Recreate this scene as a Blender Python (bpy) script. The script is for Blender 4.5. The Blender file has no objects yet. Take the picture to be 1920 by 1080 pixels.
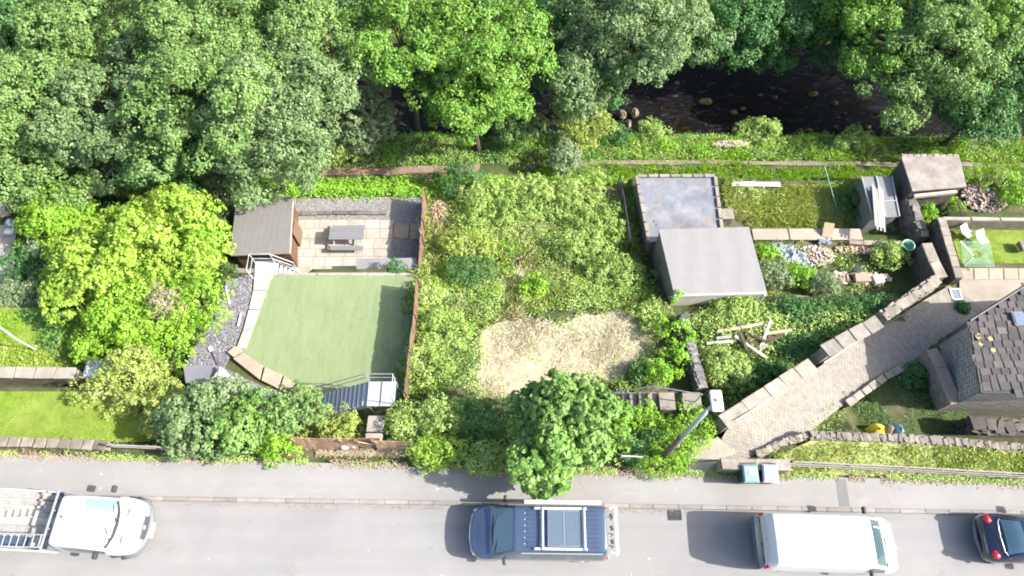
import bpy, math, random
import numpy as np
from mathutils import Vector, Matrix, geometry
R = math.radians
random.seed(7); rng = np.random.default_rng(7)
C = bpy.context.scene.collection
# ---------------------------------------------------------------- camera, sky, sun, exposure
CAM_H, TILT, F = 27.0, R(25.4), 1297.0
cam = bpy.data.cameras.new('camera'); camo = bpy.data.objects.new('camera', cam); C.objects.link(camo)
cam.sensor_width = 36; cam.lens = F/1920*36; cam.clip_end = 1000
camo.location = (0, 0, CAM_H); camo.rotation_euler = (TILT, 0, 0)
bpy.context.scene.camera = camo
SUN_EL, SUN_AZ = R(38.5), R(-8)      # azimuth measured from +X towards +Y
w = bpy.data.worlds.new('World'); bpy.context.scene.world = w; w.use_nodes = True
nt = w.node_tree; bg = nt.nodes['Background']
sky = nt.nodes.new('ShaderNodeTexSky'); sky.sky_type = 'NISHITA'; sky.sun_disc = False
sky.sun_elevation = SUN_EL; sky.sun_rotation = R(90)-SUN_AZ; sky.air_density = .8; sky.dust_density = 3.0; sky.ozone_density = 1.0
nt.links.new(sky.outputs[0], bg.inputs[0]); bg.inputs[1].default_value = 0.15
sl = bpy.data.lights.new('sun', 'SUN'); sl.energy = 4.6; sl.angle = R(0.55); sl.color = (1, .955, .88)
so = bpy.data.objects.new('sun', sl); C.objects.link(so)
sd = Vector((math.cos(SUN_EL)*math.cos(SUN_AZ), math.cos(SUN_EL)*math.sin(SUN_AZ), math.sin(SUN_EL)))
so.rotation_euler = sd.to_track_quat('Z', 'Y').to_euler(); so.location = (20, 0, 30)
vs = bpy.context.scene.view_settings
vs.view_transform = 'Standard'; vs.look = 'None'; vs.gamma = 1; vs.use_curve_mapping = False; vs.exposure = 1.5
cy = bpy.context.scene.cycles; cy.pixel_filter_type = 'BLACKMAN_HARRIS'; cy.filter_width = 1.9
cy.max_bounces = 6; cy.diffuse_bounces = 3; cy.glossy_bounces = 2; cy.transmission_bounces = 3; cy.transparent_max_bounces = 6

# ---------------------------------------------------------------- helpers
CT, ST = math.cos(TILT), math.sin(TILT)
def P(px, py, z=0.0):                 # photo pixel -> point of the plane at height z
    u, v = px-960, py-540
    t = (CAM_H-z)/(F*CT+v*ST)
    return Vector((u*t, (-v*CT+F*ST)*t, z))
def PS(py, z): return (F*CT+(py-540)*ST)/(CAM_H-z)      # pixels per metre

def lin(c): return tuple(((x/12.92) if x <= .04045 else ((x+.055)/1.055)**2.4) for x in c)
class N:                               # tiny node helper
    def __init__(s, name):
        s.m = bpy.data.materials.new(name); s.m.use_nodes = True; s.t = s.m.node_tree
        s.b = s.t.nodes['Principled BSDF']; s.o = s.t.nodes['Material Output']
    def n(s, ty, **k):
        x = s.t.nodes.new(ty)
        for a, v in k.items():
            if a.startswith('i_'): x.inputs[a[2:].replace('_', ' ')].default_value = v
            else: setattr(x, a, v)
        return x
    def l(s, a, b): s.t.links.new(a, b)
    def ramp(s, fac, stops, const=False):
        r = s.n('ShaderNodeValToRGB'); e = r.color_ramp.elements
        if const: r.color_ramp.interpolation = 'CONSTANT'
        while len(e) < len(stops): e.new(1)
        for q, (p, c) in zip(e, stops): q.position = p; q.color = (*c[:3], 1)
        s.l(fac, r.inputs[0]); return r.outputs[0]
    def noise(s, vec, scale, detail=4, rough=.6, dist=0):
        x = s.n('ShaderNodeTexNoise'); x.inputs['Scale'].default_value = scale; x.inputs['Detail'].default_value = detail
        x.inputs['Roughness'].default_value = rough; x.inputs['Distortion'].default_value = dist
        s.l(vec, x.inputs['Vector']); return x.outputs[0]
    def mix(s, fac, a, b, mode='MIX'):
        x = s.n('ShaderNodeMix', data_type='RGBA', blend_type=mode)
        for i, v in ((0, fac), (6, a), (7, b)):
            if hasattr(v, 'is_linked'): s.l(v, x.inputs[i])
            else: x.inputs[i].default_value = v if i == 0 else (*v[:3], 1)
        return x.outputs[2]
    def math(s, op, a, b=0.0):
        x = s.n('ShaderNodeMath', operation=op)
        for i, v in ((0, a), (1, b)):
            if hasattr(v, 'is_linked'): s.l(v, x.inputs[i])
            else: x.inputs[i].default_value = v
        return x.outputs[0]
    def pos(s): return s.n('ShaderNodeNewGeometry').outputs['Position']
    def island(s): return s.n('ShaderNodeNewGeometry').outputs['Random Per Island']
    def uv(s): return s.n('ShaderNodeTexCoord').outputs['UV']
    def mapping(s, vec, rot=0, scale=(1, 1, 1)):
        x = s.n('ShaderNodeMapping'); x.inputs['Rotation'].default_value = (0, 0, rot); x.inputs['Scale'].default_value = scale
        s.l(vec, x.inputs[0]); return x.outputs[0]
    def bump(s, h, st=.4, d=.02):
        x = s.n('ShaderNodeBump'); x.inputs['Strength'].default_value = st; x.inputs['Distance'].default_value = d
        s.l(h, x.inputs['Height']); s.l(x.outputs[0], s.b.inputs['Normal'])
    def col(s, c, rough=.85, metal=0, spec=.3):
        if hasattr(c, 'is_linked'): s.l(c, s.b.inputs['Base Color'])
        else: s.b.inputs['Base Color'].default_value = (*c[:3], 1)
        s.b.inputs['Roughness'].default_value = rough; s.b.inputs['Metallic'].default_value = metal
        s.b.inputs['Specular IOR Level'].default_value = spec
        return s.m
def sc(c, k): return tuple(min(1, x*k) for x in c)
def worn(name, c, var=.35, scale=3, fine=25, rough=.85, bump=.25, isl=.25, metal=0, spec=.3, c2=None):
    """a weathered surface: large blotches, fine grain, each piece a little different"""
    s = N(name); p = s.pos()
    a = s.noise(p, scale, 5, .65); b = s.noise(p, fine, 4, .7)
    k = s.mix(s.math('MULTIPLY', s.ramp(a, [(.3, (0,)*3), (.7, (1,)*3)]), .8), sc(c, 1-var), c2 or sc(c, 1+var*.6))
    k = s.mix(.5, k, s.ramp(b, [(.25, sc((1,)*3, 1-var)), (.75, (1,)*3)]), 'MULTIPLY')
    if isl: k = s.mix(1.0, k, s.ramp(s.island(), [(0, (1-isl,)*3), (1, (1,)*3)]), 'MULTIPLY')
    if bump: s.bump(b, bump, .02)
    return s.col(k, rough, metal, spec)
def paint(name, c, rough=.25, dirt=.12, metal=0, coat=.6):
    s = N(name); p = s.n('ShaderNodeTexCoord').outputs['Object']
    k = s.mix(s.ramp(s.noise(p, 2.2, 5, .7), [(.35, (0,)*3), (.75, (1,)*3)]), c, sc(c, 1-dirt))
    s.b.inputs['Coat Weight'].default_value = coat; s.b.inputs['Coat Roughness'].default_value = .08
    return s.col(k, rough, metal, .5)
def plain(name, c, rough=.6, metal=0, spec=.5):
    s = N(name); k = s.mix(s.ramp(s.noise(s.pos(), 9, 4, .7), [(.3, (0,)*3), (.7, (1,)*3)]), c, sc(c, .82))
    return s.col(k, rough, metal, spec)

class MB:
    def __init__(s): s.v = []; s.f = []
    def add(s, vs_, fs):
        o = len(s.v); s.v += [tuple(x) for x in vs_]; s.f += [tuple(i+o for i in f) for f in fs]; return s
    def box(s, c, d, rz=0, ry=0, rx=0, jit=0):
        m = Matrix.Rotation(rz, 3, 'Z') @ Matrix.Rotation(ry, 3, 'Y') @ Matrix.Rotation(rx, 3, 'X')
        c = Vector(c); vs_ = []
        for z in (-.5, .5):
            for x, y in ((-.5, -.5), (.5, -.5), (.5, .5), (-.5, .5)):
                q = Vector((x*d[0], y*d[1], z*d[2]))
                if jit: q += Vector([random.uniform(-jit, jit) for _ in range(3)])
                vs_.append(c+m @ q)
        return s.add(vs_, [(3, 2, 1, 0), (4, 5, 6, 7), (0, 1, 5, 4), (1, 2, 6, 5), (2, 3, 7, 6), (3, 0, 4, 7)])
    def prism(s, poly, z0, z1):        # z0/z1 numbers or lists
        n = len(poly); a = [z0]*n if not hasattr(z0, '__len__') else z0; b = [z1]*n if not hasattr(z1, '__len__') else z1
        if sum(poly[i][0]*poly[(i+1) % n][1]-poly[(i+1) % n][0]*poly[i][1] for i in range(n)) < 0:
            poly = poly[::-1]; a = a[::-1]; b = b[::-1]
        vs_ = [(p[0], p[1], z) for p, z in zip(poly, a)]+[(p[0], p[1], z) for p, z in zip(poly, b)]
        tri = geometry.tessellate_polygon([[Vector((p[0], p[1], 0)) for p in poly]])
        fs = [(i, (i+1) % n, n+(i+1) % n, n+i) for i in range(n)]
        for t in tri:
            a_, b_, c_ = [Vector((poly[i][0], poly[i][1])) for i in t]
            if (b_-a_).cross(c_-a_) < 0: t = t[::-1]
            fs.append(tuple(n+i for i in t)); fs.append(tuple(t[::-1]))
        return s.add(vs_, fs)
    def tube(s, pts, rs, n=8, cap=True):
        pts = [Vector(p) for p in pts]
        if not hasattr(rs, '__len__'): rs = [rs]*len(pts)
        vs_ = []; fs = []
        for i, p in enumerate(pts):
            d = (pts[min(i+1, len(pts)-1)]-pts[max(i-1, 0)]).normalized()
            a = d.orthogonal().normalized() if abs(d.z) < .99 else Vector((1, 0, 0)).cross(d).normalized()
            if i and a.dot(pa) < 0: a = -a
            pa = a; b = d.cross(a)
            for k in range(n):
                t = 2*math.pi*k/n; vs_.append(p+(a*math.cos(t)+b*math.sin(t))*rs[i])
            if i:
                for k in range(n):
                    fs.append(((i-1)*n+k, (i-1)*n+(k+1) % n, i*n+(k+1) % n, i*n+k))
        if cap: fs.append(tuple(range(n))[::-1]); fs.append(tuple((len(pts)-1)*n+k for k in range(n)))
        return s.add(vs_, fs)
    def beam(s, a, b, w_, h, jit=0):
        a = Vector(a); b = Vector(b); d = b-a; L = d.length
        rz = math.atan2(d.y, d.x); ry = -math.asin(max(-1, min(1, d.z/L)))
        return s.box((a+b)/2, (L, w_, h), rz, ry, jit=jit)
    def lathe(s, c, prof, n=20):
        vs_ = []; fs = []
        for i, (r, z) in enumerate(prof):
            for k in range(n):
                t = 2*math.pi*k/n; vs_.append((c[0]+r*math.cos(t), c[1]+r*math.sin(t), c[2]+z))
            if i:
                for k in range(n): fs.append(((i-1)*n+k, (i-1)*n+(k+1) % n, i*n+(k+1) % n, i*n+k))
        return s.add(vs_, fs)
    def build(s, name, mat, parent=None, bevel=0, smooth=False, local=False, kind=None):
        v = np.array(s.v, dtype=float)
        if local or parent is not None and parent.get('_loc'): org = Vector((0, 0, 0))
        elif parent is not None: org = Vector(parent['_o'])
        else: org = Vector(((v[:, 0].min()+v[:, 0].max())/2, (v[:, 1].min()+v[:, 1].max())/2, v[:, 2].min()))
        v = v-np.array(org)
        me = bpy.data.meshes.new(name); me.from_pydata(v.tolist(), [], s.f); me.update()
        uvl = me.uv_layers.new(name='uv'); nl = len(me.loops)
        lv = np.empty(nl, dtype=np.int32); me.loops.foreach_get('vertex_index', lv)
        nf = len(me.polygons); nrm = np.empty(nf*3); me.polygons.foreach_get('normal', nrm); nrm = nrm.reshape(-1, 3)
        tot = np.empty(nf, dtype=np.int32); me.polygons.foreach_get('loop_total', tot)
        nn = np.repeat(nrm, tot, axis=0); pp = (v+np.array(org))[lv]
        hl = np.maximum(np.hypot(nn[:, 0], nn[:, 1]), 1e-6)
        flat = np.abs(nn[:, 2]) > .7
        u = np.where(flat, pp[:, 0], (-nn[:, 1]*pp[:, 0]+nn[:, 0]*pp[:, 1])/hl); vv = np.where(flat, pp[:, 1], pp[:, 2])
        uvl.data.foreach_set('uv', np.stack([u, vv], 1).astype(np.float32).ravel())
        if smooth: me.polygons.foreach_set('use_smooth', [True]*nf)
        me.materials.append(mat)
        o = bpy.data.objects.new(name, me); C.objects.link(o)
        if parent is not None:
            o.parent = parent
            if parent.get('_loc'): o['_loc'] = 1
            else: o['_o'] = parent['_o']
        else: o.location = org; o['_o'] = tuple(org)
        if bevel:
            b = o.modifiers.new('bevel', 'BEVEL'); b.width = bevel; b.segments = 2; b.limit_method = 'ANGLE'
        if kind: o['kind'] = kind
        return o
def tag(o, label, cat, group=None, kind=None):
    o['label'] = label; o['category'] = cat
    if group: o['group'] = group
    if kind: o['kind'] = kind
    return o
def thing(name, label, cat, loc, group=None, rz=None):
    o = bpy.data.objects.new(name, None); C.objects.link(o); o.location = loc; o.empty_display_size = .2
    if rz is not None: o.rotation_euler = (0, 0, rz); o['_loc'] = 1
    else: o['_o'] = tuple(loc)
    return tag(o, label, cat, group)

# ---------------------------------------------------------------- terrain height
def inpoly(X, Y, poly):
    r = np.zeros(X.shape, bool); n = len(poly)
    for i in range(n):
        x1, y1 = poly[i][0], poly[i][1]; x2, y2 = poly[(i+1) % n][0], poly[(i+1) % n][1]
        c = ((y1 > Y) != (y2 > Y)) & (X < (x2-x1)*(Y-y1)/((y2-y1) or 1e-9)+x1); r ^= c
    return r
def fnoise(X, Y, seed=0, f=1.0):
    r = np.random.default_rng(seed); z = np.zeros_like(X, dtype=float); a = 1; tot = 0
    for o in range(4):
        for k in range(3):
            t = r.uniform(0, 6.28); ph = r.uniform(0, 6.28); ff = f*(2**o)*r.uniform(.8, 1.25)
            z += a*np.sin((X*math.cos(t)+Y*math.sin(t))*ff+ph+1.3*np.sin((X*math.sin(t)-Y*math.cos(t))*ff*.7+ph*2)); tot += a*.7
        a *= .6
    return z/tot
RAMP_L = [(1345, 858, -.02), (1355, 812, -.1), (1530, 692, -1.3), (1548, 680, -1.35), (1660, 606, -2.2), (1780, 535, -2.9)]
RAMP_R = [(1395, 862, -.02), (1520, 808, -.7), (1590, 752, -1.3), (1610, 735, -1.45), (1730, 662, -2.3), (1830, 590, -2.9)]
rampL = [P(*p) for p in RAMP_L]; rampR = [P(*p) for p in RAMP_R]
ramp_poly = rampL+rampR[::-1]
a0 = (rampL[0]+rampR[0])/2; a1 = (rampL[-1]+rampR[-1])/2; rdir = (a1-a0); rlen = rdir.xy.length; ruv = rdir.xy/rlen
def ramp_z(X, Y):
    t = ((X-a0.x)*ruv.x+(Y-a0.y)*ruv.y)/rlen
    return np.interp(t, [0, .08, .3, .42, .75, 1], [0, -.05, -.9, -1.35, -2.3, -2.9])
def W(pts, z): return [P(x, y, z) for x, y in pts]
LAWN = W([(508, 517), (780, 517), (757, 748), (610, 748), (560, 722), (500, 690), (455, 668), (474, 600)], -2.0)
ZONES = [  # (polygon, height) later ones win
    (W([(-900, 720), (240, 720), (290, 838), (-900, 838)], -.7), -.7),
    (W([(-900, 560), (330, 560), (380, 722), (-900, 722)], -2.3), -2.3),
    (W([(-900, 380), (430, 380), (430, 600), (-900, 600)], -3.4), -3.4),
    (W([(890, 600), (1210, 585), (1215, 700), (1100, 750), (885, 750)], -2.2), -2.2),
    (W([(420, 505), (800, 500), (790, 760), (340, 760), (360, 560)], -2.0), -2.05),
    (W([(436, 352), (800, 352), (785, 514), (436, 514)], -4.2), -4.25),
    (W([(1350, 335), (1700, 335), (1700, 432), (1350, 432)], -4.4), -4.4),
    (W([(1180, 330), (1420, 330), (1440, 545), (1200, 545)], -4.2), -4.2),
    (W([(1410, 432), (1740, 432), (1720, 560), (1430, 560)], -3.6), -3.7),
    (W([(1590, 700), (1790, 640), (1840, 825), (1600, 825)], -1.9), -1.95),
    (W([(1770, 480), (2300, 480), (2300, 760), (1760, 760)], -3.0), -3.0),
    (W([(1772, 395), (2300, 395), (2300, 500), (1795, 500)], -3.5), -3.5),
    (W([(1780, 740), (2300, 740), (2300, 835), (1830, 835)], -2.6), -2.6),
]
def H(X, Y, nz=True):
    X = np.asarray(X, float); Y = np.asarray(Y, float)
    z = np.interp(Y, [-500, 6.0, 7.6, 12.3, 15.8, 20.3, 21.8, 25.0, 27.2, 33, 35.5, 42, 60, 150, 500],
                  [0, 0, -1.9, -2.2, -3.9, -4.5, -5.2, -5.5, -8, -8, -6.3, -3.5, 2, 14, 30])
    if nz:
        k = np.clip((Y-6.1)/.5, 0, 1)*np.where(Y > 45, 4, 1)
        z = z+.14*fnoise(X, Y, 3, .7)*k
    for poly, h in ZONES:
        z = np.where(inpoly(X, Y, poly), h, z)
    strip = (X > P(1440, 850)[0]) & (Y > 4.6) & (Y < 6.15)
    z = np.where(strip, .05, z)
    t = inpoly(X, Y, ramp_poly); z = np.where(t, ramp_z(X, Y)-.12, z)
    z = np.where(Y < 5.95-.0*X, np.minimum(z, np.where(strip, .05, -.02)), z)
    return z
def hz(x, y): return float(H(np.array([x]), np.array([y]))[0])
xs = np.concatenate([[-300, -200, -120, -80, -60, -50, -42], np.arange(-36, 36.01, .2), [42, 50, 60, 80, 120, 200, 300]])
ys = np.concatenate([[-200, -120, -60, -30, -10], np.arange(0, 44.01, .2), [48, 55, 65, 80, 110, 160, 260]])
GX, GY = np.meshgrid(xs, ys); GZ = H(GX, GY)
nx, ny = len(xs), len(ys)
idx = np.arange(nx*ny).reshape(ny, nx)
quads = np.stack([idx[:-1, :-1], idx[:-1, 1:], idx[1:, 1:], idx[1:, :-1]], -1).reshape(-1, 4)
def fastmesh(name, V, Q, mat, smooth=False):
    me = bpy.data.meshes.new(name); me.vertices.add(len(V)); me.vertices.foreach_set('co', V.astype(np.float32).ravel())
    k = Q.shape[1]; me.loops.add(Q.size); me.loops.foreach_set('vertex_index', Q.astype(np.int32).ravel())
    me.polygons.add(len(Q)); me.polygons.foreach_set('loop_start', np.arange(0, Q.size, k, dtype=np.int32))
    me.update(calc_edges=True); me.materials.append(mat)
    if smooth: me.polygons.foreach_set('use_smooth', np.ones(len(Q), bool))
    return me

# ---------------------------------------------------------------- materials
def m_ground():
    s = N('ground'); p = s.pos()
    a = s.noise(p, .55, 6, .65, .6); b = s.noise(p, 6, 6, .75)
    k = s.ramp(a, [(.3, (.035, .05, .016)), (.48, (.06, .085, .022)), (.58, (.10, .10, .05)), (.72, (.17, .14, .09))])
    k = s.mix(.8, k, s.ramp(b, [(.3, (.45,)*3), (.7, (1.0,)*3)]), 'MULTIPLY')
    s.bump(b, .6, .06); return s.col(k, .95)
def m_asphalt(name, c, stain=.25, warm=(.30, .26, .20)):
    s = N(name); p = s.pos()
    big = s.noise(p, .35, 5, .6, .4); mid = s.noise(s.mapping(p, 0, (.5, 1.6, 1)), 2.2, 5, .7); fine = s.noise(p, 55, 3, .8)
    k = s.mix(s.ramp(big, [(.35, (0,)*3), (.65, (1,)*3)]), sc(c, 1-stain*.35), c)
    k = s.mix(s.math('MULTIPLY', s.ramp(mid, [(.56, (0,)*3), (.74, (1,)*3)]), .45), k, warm)
    k = s.mix(.5, k, s.ramp(fine, [(.2, (.6,)*3), (.8, (1.15,)*3)]), 'MULTIPLY')
    v = s.n('ShaderNodeTexVoronoi', feature='DISTANCE_TO_EDGE'); v.inputs['Scale'].default_value = .38
    d = s.n('ShaderNodeVectorMath', operation='ADD'); s.l(p, d.inputs[0]); nn = s.n('ShaderNodeTexNoise'); nn.inputs['Scale'].default_value = 1.4; nn.inputs['Detail'].default_value = 6
    s.l(p, nn.inputs['Vector']); s.l(nn.outputs[1], d.inputs[1]); s.l(d.outputs[0], v.inputs['Vector'])
    crack = s.math('MULTIPLY', s.ramp(v.outputs[0], [(0, (1,)*3), (.006, (0,)*3)]), s.ramp(s.noise(p, .8, 3), [(.5, (0,)*3), (.6, (1,)*3)]))
    k = s.mix(s.math('MULTIPLY', crack, .35), k, sc(c, .4))
    tr_ = s.ramp(s.noise(s.mapping(p, .017, (.05, 1.3, 1)), 1.1, 5, .65), [(.4, (.93,)*3), (.6, (1,)*3)]); k = s.mix(1, k, tr_, 'MULTIPLY')
    k = s.mix(s.math('MULTIPLY', s.ramp(s.noise(p, 1.1, 3, .5), [(.68, (0,)*3), (.74, (1,)*3)]), .22), k, sc(c, .55))
    spots = s.ramp(s.noise(p, 3.3, 2, .4), [(.74, (0,)*3), (.78, (1,)*3)])
    k = s.mix(s.math('MULTIPLY', spots, .5), k, (.42, .41, .38))
    s.bump(fine, .35, .01); return s.col(k, .9)
def m_brick(name, c1, c2, mortar, bw, bh, rot=0, ms=.012, bump=.5, use_uv=True, var=.5, rough=.9):
    s = N(name); p = s.mapping(s.uv() if use_uv else s.pos(), rot)
    d = s.n('ShaderNodeVectorMath', operation='ADD'); nn = s.n('ShaderNodeTexNoise'); nn.inputs['Scale'].default_value = 3.5; nn.inputs['Detail'].default_value = 3
    s.l(p, nn.inputs['Vector']); m2 = s.n('ShaderNodeVectorMath', operation='SCALE'); m2.inputs['Scale'].default_value = .06; s.l(nn.outputs[1], m2.inputs[0])
    s.l(p, d.inputs[0]); s.l(m2.outputs[0], d.inputs[1])
    t = s.n('ShaderNodeTexBrick', offset=.5); t.inputs['Scale'].default_value = 1; t.inputs['Brick Width'].default_value = bw; t.inputs['Row Height'].default_value = bh
    t.inputs['Mortar Size'].default_value = ms; t.inputs['Mortar Smooth'].default_value = .3; t.inputs['Bias'].default_value = 0
    t.inputs['Color1'].default_value = (*c1, 1); t.inputs['Color2'].default_value = (*c2, 1); t.inputs['Mortar'].default_value = (*mortar, 1)
    s.l(d.outputs[0], t.inputs['Vector'])
    n = s.noise(s.pos(), 4, 6, .75)
    k = s.mix(.75, t.outputs[0], s.ramp(n, [(.3, (1-var,)*3), (.7, (1.1,)*3)]), 'MULTIPLY')
    bh_ = s.math('SUBTRACT', s.math('MULTIPLY', n, .6), t.outputs[1]); s.bump(bh_, bump, .03)
    return s.col(k, rough)
def m_leaf(name, cols, trans=.26, rough=.45, patch=1.2, gain=1.0):
    s = N(name); g = s.n('ShaderNodeNewGeometry')
    n = s.noise(g.outputs['Position'], patch, 3, .6)
    cols = [sc(c, 1.12*gain) for c in cols]
    f = s.math('ADD', s.math('MULTIPLY', g.outputs['Random Per Island'], .42), s.math('MULTIPLY', n, .68))
    k = s.ramp(f, [(i/(len(cols)-1)*.75+.12, c) for i, c in enumerate(cols)])
    s.l(k, s.b.inputs['Base Color']); s.b.inputs['Roughness'].default_value = rough; s.b.inputs['Specular IOR Level'].default_value = .2
    tr = s.n('ShaderNodeBsdfTranslucent'); tc = s.mix(1, k, (1.15, 1.25, .55), 'MULTIPLY'); s.l(tc, tr.inputs[0])
    mx = s.n('ShaderNodeMixShader'); mx.inputs[0].default_value = trans; s.l(s.b.outputs[0], mx.inputs[1]); s.l(tr.outputs[0], mx.inputs[2])
    s.l(mx.outputs[0], s.o.inputs[0]); return s.m
LEAF = {
 'sycamore': m_leaf('sycamore_leaves', [(.05, .10, .024), (.10, .185, .046), (.15, .245, .072), (.23, .31, .12)], gain=.95),
 'bright': m_leaf('bright_leaves', [(.045, .11, .015), (.10, .22, .03), (.16, .30, .05), (.22, .35, .08)], gain=.88),
 'blue': m_leaf('blue_green_leaves', [(.05, .09, .032), (.10, .165, .06), (.15, .225, .092), (.23, .29, .15)], gain=.95),
 'sapling': m_leaf('sapling_leaves', [(.05, .12, .022), (.10, .20, .04), (.155, .27, .065), (.25, .36, .13)]),
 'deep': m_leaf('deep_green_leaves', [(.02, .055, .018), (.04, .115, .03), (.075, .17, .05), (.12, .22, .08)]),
 'yellow': m_leaf('yellow_green_leaves', [(.08, .18, .015), (.17, .30, .03), (.25, .37, .05), (.36, .44, .12)]),
 'lime': m_leaf('lime_leaves', [(.06, .16, .012), (.13, .27, .02), (.20, .35, .035), (.28, .41, .07)]),
 'grey': m_leaf('grey_green_leaves', [(.06, .10, .04), (.12, .18, .08), (.19, .25, .13), (.28, .33, .21)]),
 'bramble': m_leaf('bramble_leaves', [(.09, .165, .028), (.18, .285, .06), (.275, .37, .10), (.38, .45, .19)], patch=.8),
 'olive': m_leaf('olive_leaves', [(.10, .16, .02), (.19, .27, .05), (.28, .34, .08), (.38, .38, .17)]),
 'fern': m_leaf('fern_leaves', [(.06, .16, .012), (.13, .29, .02), (.20, .38, .035), (.30, .45, .06)]),
 'brown': m_leaf('dry_twigs', [(.12, .08, .05), (.22, .17, .12), (.30, .24, .17), (.38, .33, .24)], trans=.1),
}
GRASS = m_leaf('grass_blades', [(.07, .17, .01), (.14, .28, .018), (.22, .36, .03), (.32, .42, .08)], trans=.3, patch=.9)
LONG = m_leaf('long_grass', [(.12, .19, .03), (.23, .30, .06), (.35, .385, .13), (.46, .45, .26)], trans=.3, patch=.7)
STRAW = m_leaf('straw', [(.24, .225, .13), (.38, .34, .23), (.48, .435, .32), (.56, .52, .41)], trans=.15, patch=1.1)
BARK = worn('bark', (.10, .085, .065), .4, 4, 30, .95, .6)
M_ground = m_ground()
M_asph = m_asphalt('asphalt_road', (.225, .222, .218), .35)
M_pave = m_asphalt('asphalt_pavement', (.238, .232, .224), .3, (.31, .29, .26))
M_kerb = worn('kerb_stone', (.27, .25, .225), .25, 2, 30, .9, .2, .3)
M_stone = m_brick('coursed_stone', (.30, .265, .21), (.22, .195, .16), (.12, .11, .095), .38, .17, 0, .014)
M_stone_dark = m_brick('dark_coursed_stone', (.15, .135, .115), (.10, .09, .08), (.05, .047, .042), .34, .15, 0, .016)
M_coping = worn('coping_stone', (.31, .275, .23), .35, 2.5, 18, .9, .35, .3)
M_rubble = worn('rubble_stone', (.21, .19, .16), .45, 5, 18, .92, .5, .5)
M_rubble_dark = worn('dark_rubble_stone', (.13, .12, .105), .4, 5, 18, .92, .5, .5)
M_conc = worn('concrete', (.31, .28, .235), .25, 2, 30, .9, .2, .15)
M_wood_o = worn('orange_wood', (.22, .145, .095), .3, 2, 30, .8, .2, .35)
M_wood_g = worn('grey_wood', (.36, .34, .31), .35, 5, 40, .85, .2, .35)
M_wood_d = worn('dark_wood', (.13, .09, .07), .35, 5, 40, .85, .2, .35)
M_white = plain('white_paint', (.66, .66, .64), .5)
M_steel = plain('galvanised_steel', (.36, .38, .40), .42, .5)
M_black = plain('black_rubber', (.02, .02, .022), .6)
M_dark = plain('dark_plastic', (.035, .037, .042), .5)

# ---------------------------------------------------------------- foliage
def leaves(pts, nrm, size, asp=.66, rnd=.42, seed=0, drop=None):
    """one small pointed leaf quad per point, facing roughly along nrm"""
    r = np.random.default_rng(seed); n = len(pts)
    d = nrm+r.normal(0, rnd, (n, 3)); d /= np.linalg.norm(d, axis=1, keepdims=True)+1e-9
    a = np.cross(d, r.normal(0, 1, (n, 3))); a /= np.linalg.norm(a, axis=1, keepdims=True)+1e-9
    b = np.cross(d, a); s = (size*r.uniform(.65, 1.3, n))[:, None]
    fold = d*s*.12
    V = np.stack([pts-a*s*.5, pts-b*s*asp*.5+fold+a*s*.05, pts+a*s*.5, pts+b*s*asp*.5+fold+a*s*.05], 1)
    return V.reshape(-1, 3)
def leafmesh(name, V, mat):
    return fastmesh(name, V, np.arange(len(V)).reshape(-1, 4), mat)
def canopy(c, rad, nl, lobe, ncl, leaf, per, seed, up=-.25, spread=.22, droop=0):
    r = np.random.default_rng(seed); c = np.array(c); rad = np.array(rad)
    P_, N_ = [], []
    # lobes spread evenly over the upper part of an ellipsoid
    k = np.arange(nl)+.5; zc = 1-(1-up)*k/nl; th = k*2.39996+r.uniform(0, 6.28)
    dr = np.stack([np.sqrt(np.maximum(0, 1-zc**2))*np.cos(th), np.sqrt(np.maximum(0, 1-zc**2))*np.sin(th), zc], 1)
    dr += r.normal(0, .16, dr.shape)
    lc = c+dr*rad*r.uniform(.5, .98, (nl, 1)); lr = lobe*r.uniform(.55, 1.25, nl)
    for i in range(nl):
        m = max(3, int(ncl*(lr[i]/lobe)**2)); q = r.normal(0, 1, (m, 3)); q[:, 2] = np.abs(q[:, 2])*1.0-.35*r.random(m); q += dr[i]*.35
        q /= np.linalg.norm(q, axis=1, keepdims=True)
        cc = lc[i]+q*lr[i]*np.array([1, 1, .72])*r.uniform(.62, 1.1, (m, 1))
        d = r.normal(0, 1, (m, per, 3))+q[:, None, :]*1.0+np.array([0, 0, .45]); d /= np.linalg.norm(d, axis=2, keepdims=True)
        cs = spread*r.uniform(.6, 1.5, (m, 1, 1))
        pts = cc[:, None, :]+d*cs*r.uniform(.75, 1.15, (m, per, 1))*np.array([1, 1, .8])
        nn = d*.9+q[:, None, :]*.2+np.array([0, 0, .25])
        P_.append(pts.reshape(-1, 3)); N_.append(nn.reshape(-1, 3))
    P_ = np.concatenate(P_); N_ = np.concatenate(N_)
    return leaves(P_, N_, leaf, seed=seed+1), lc
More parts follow.
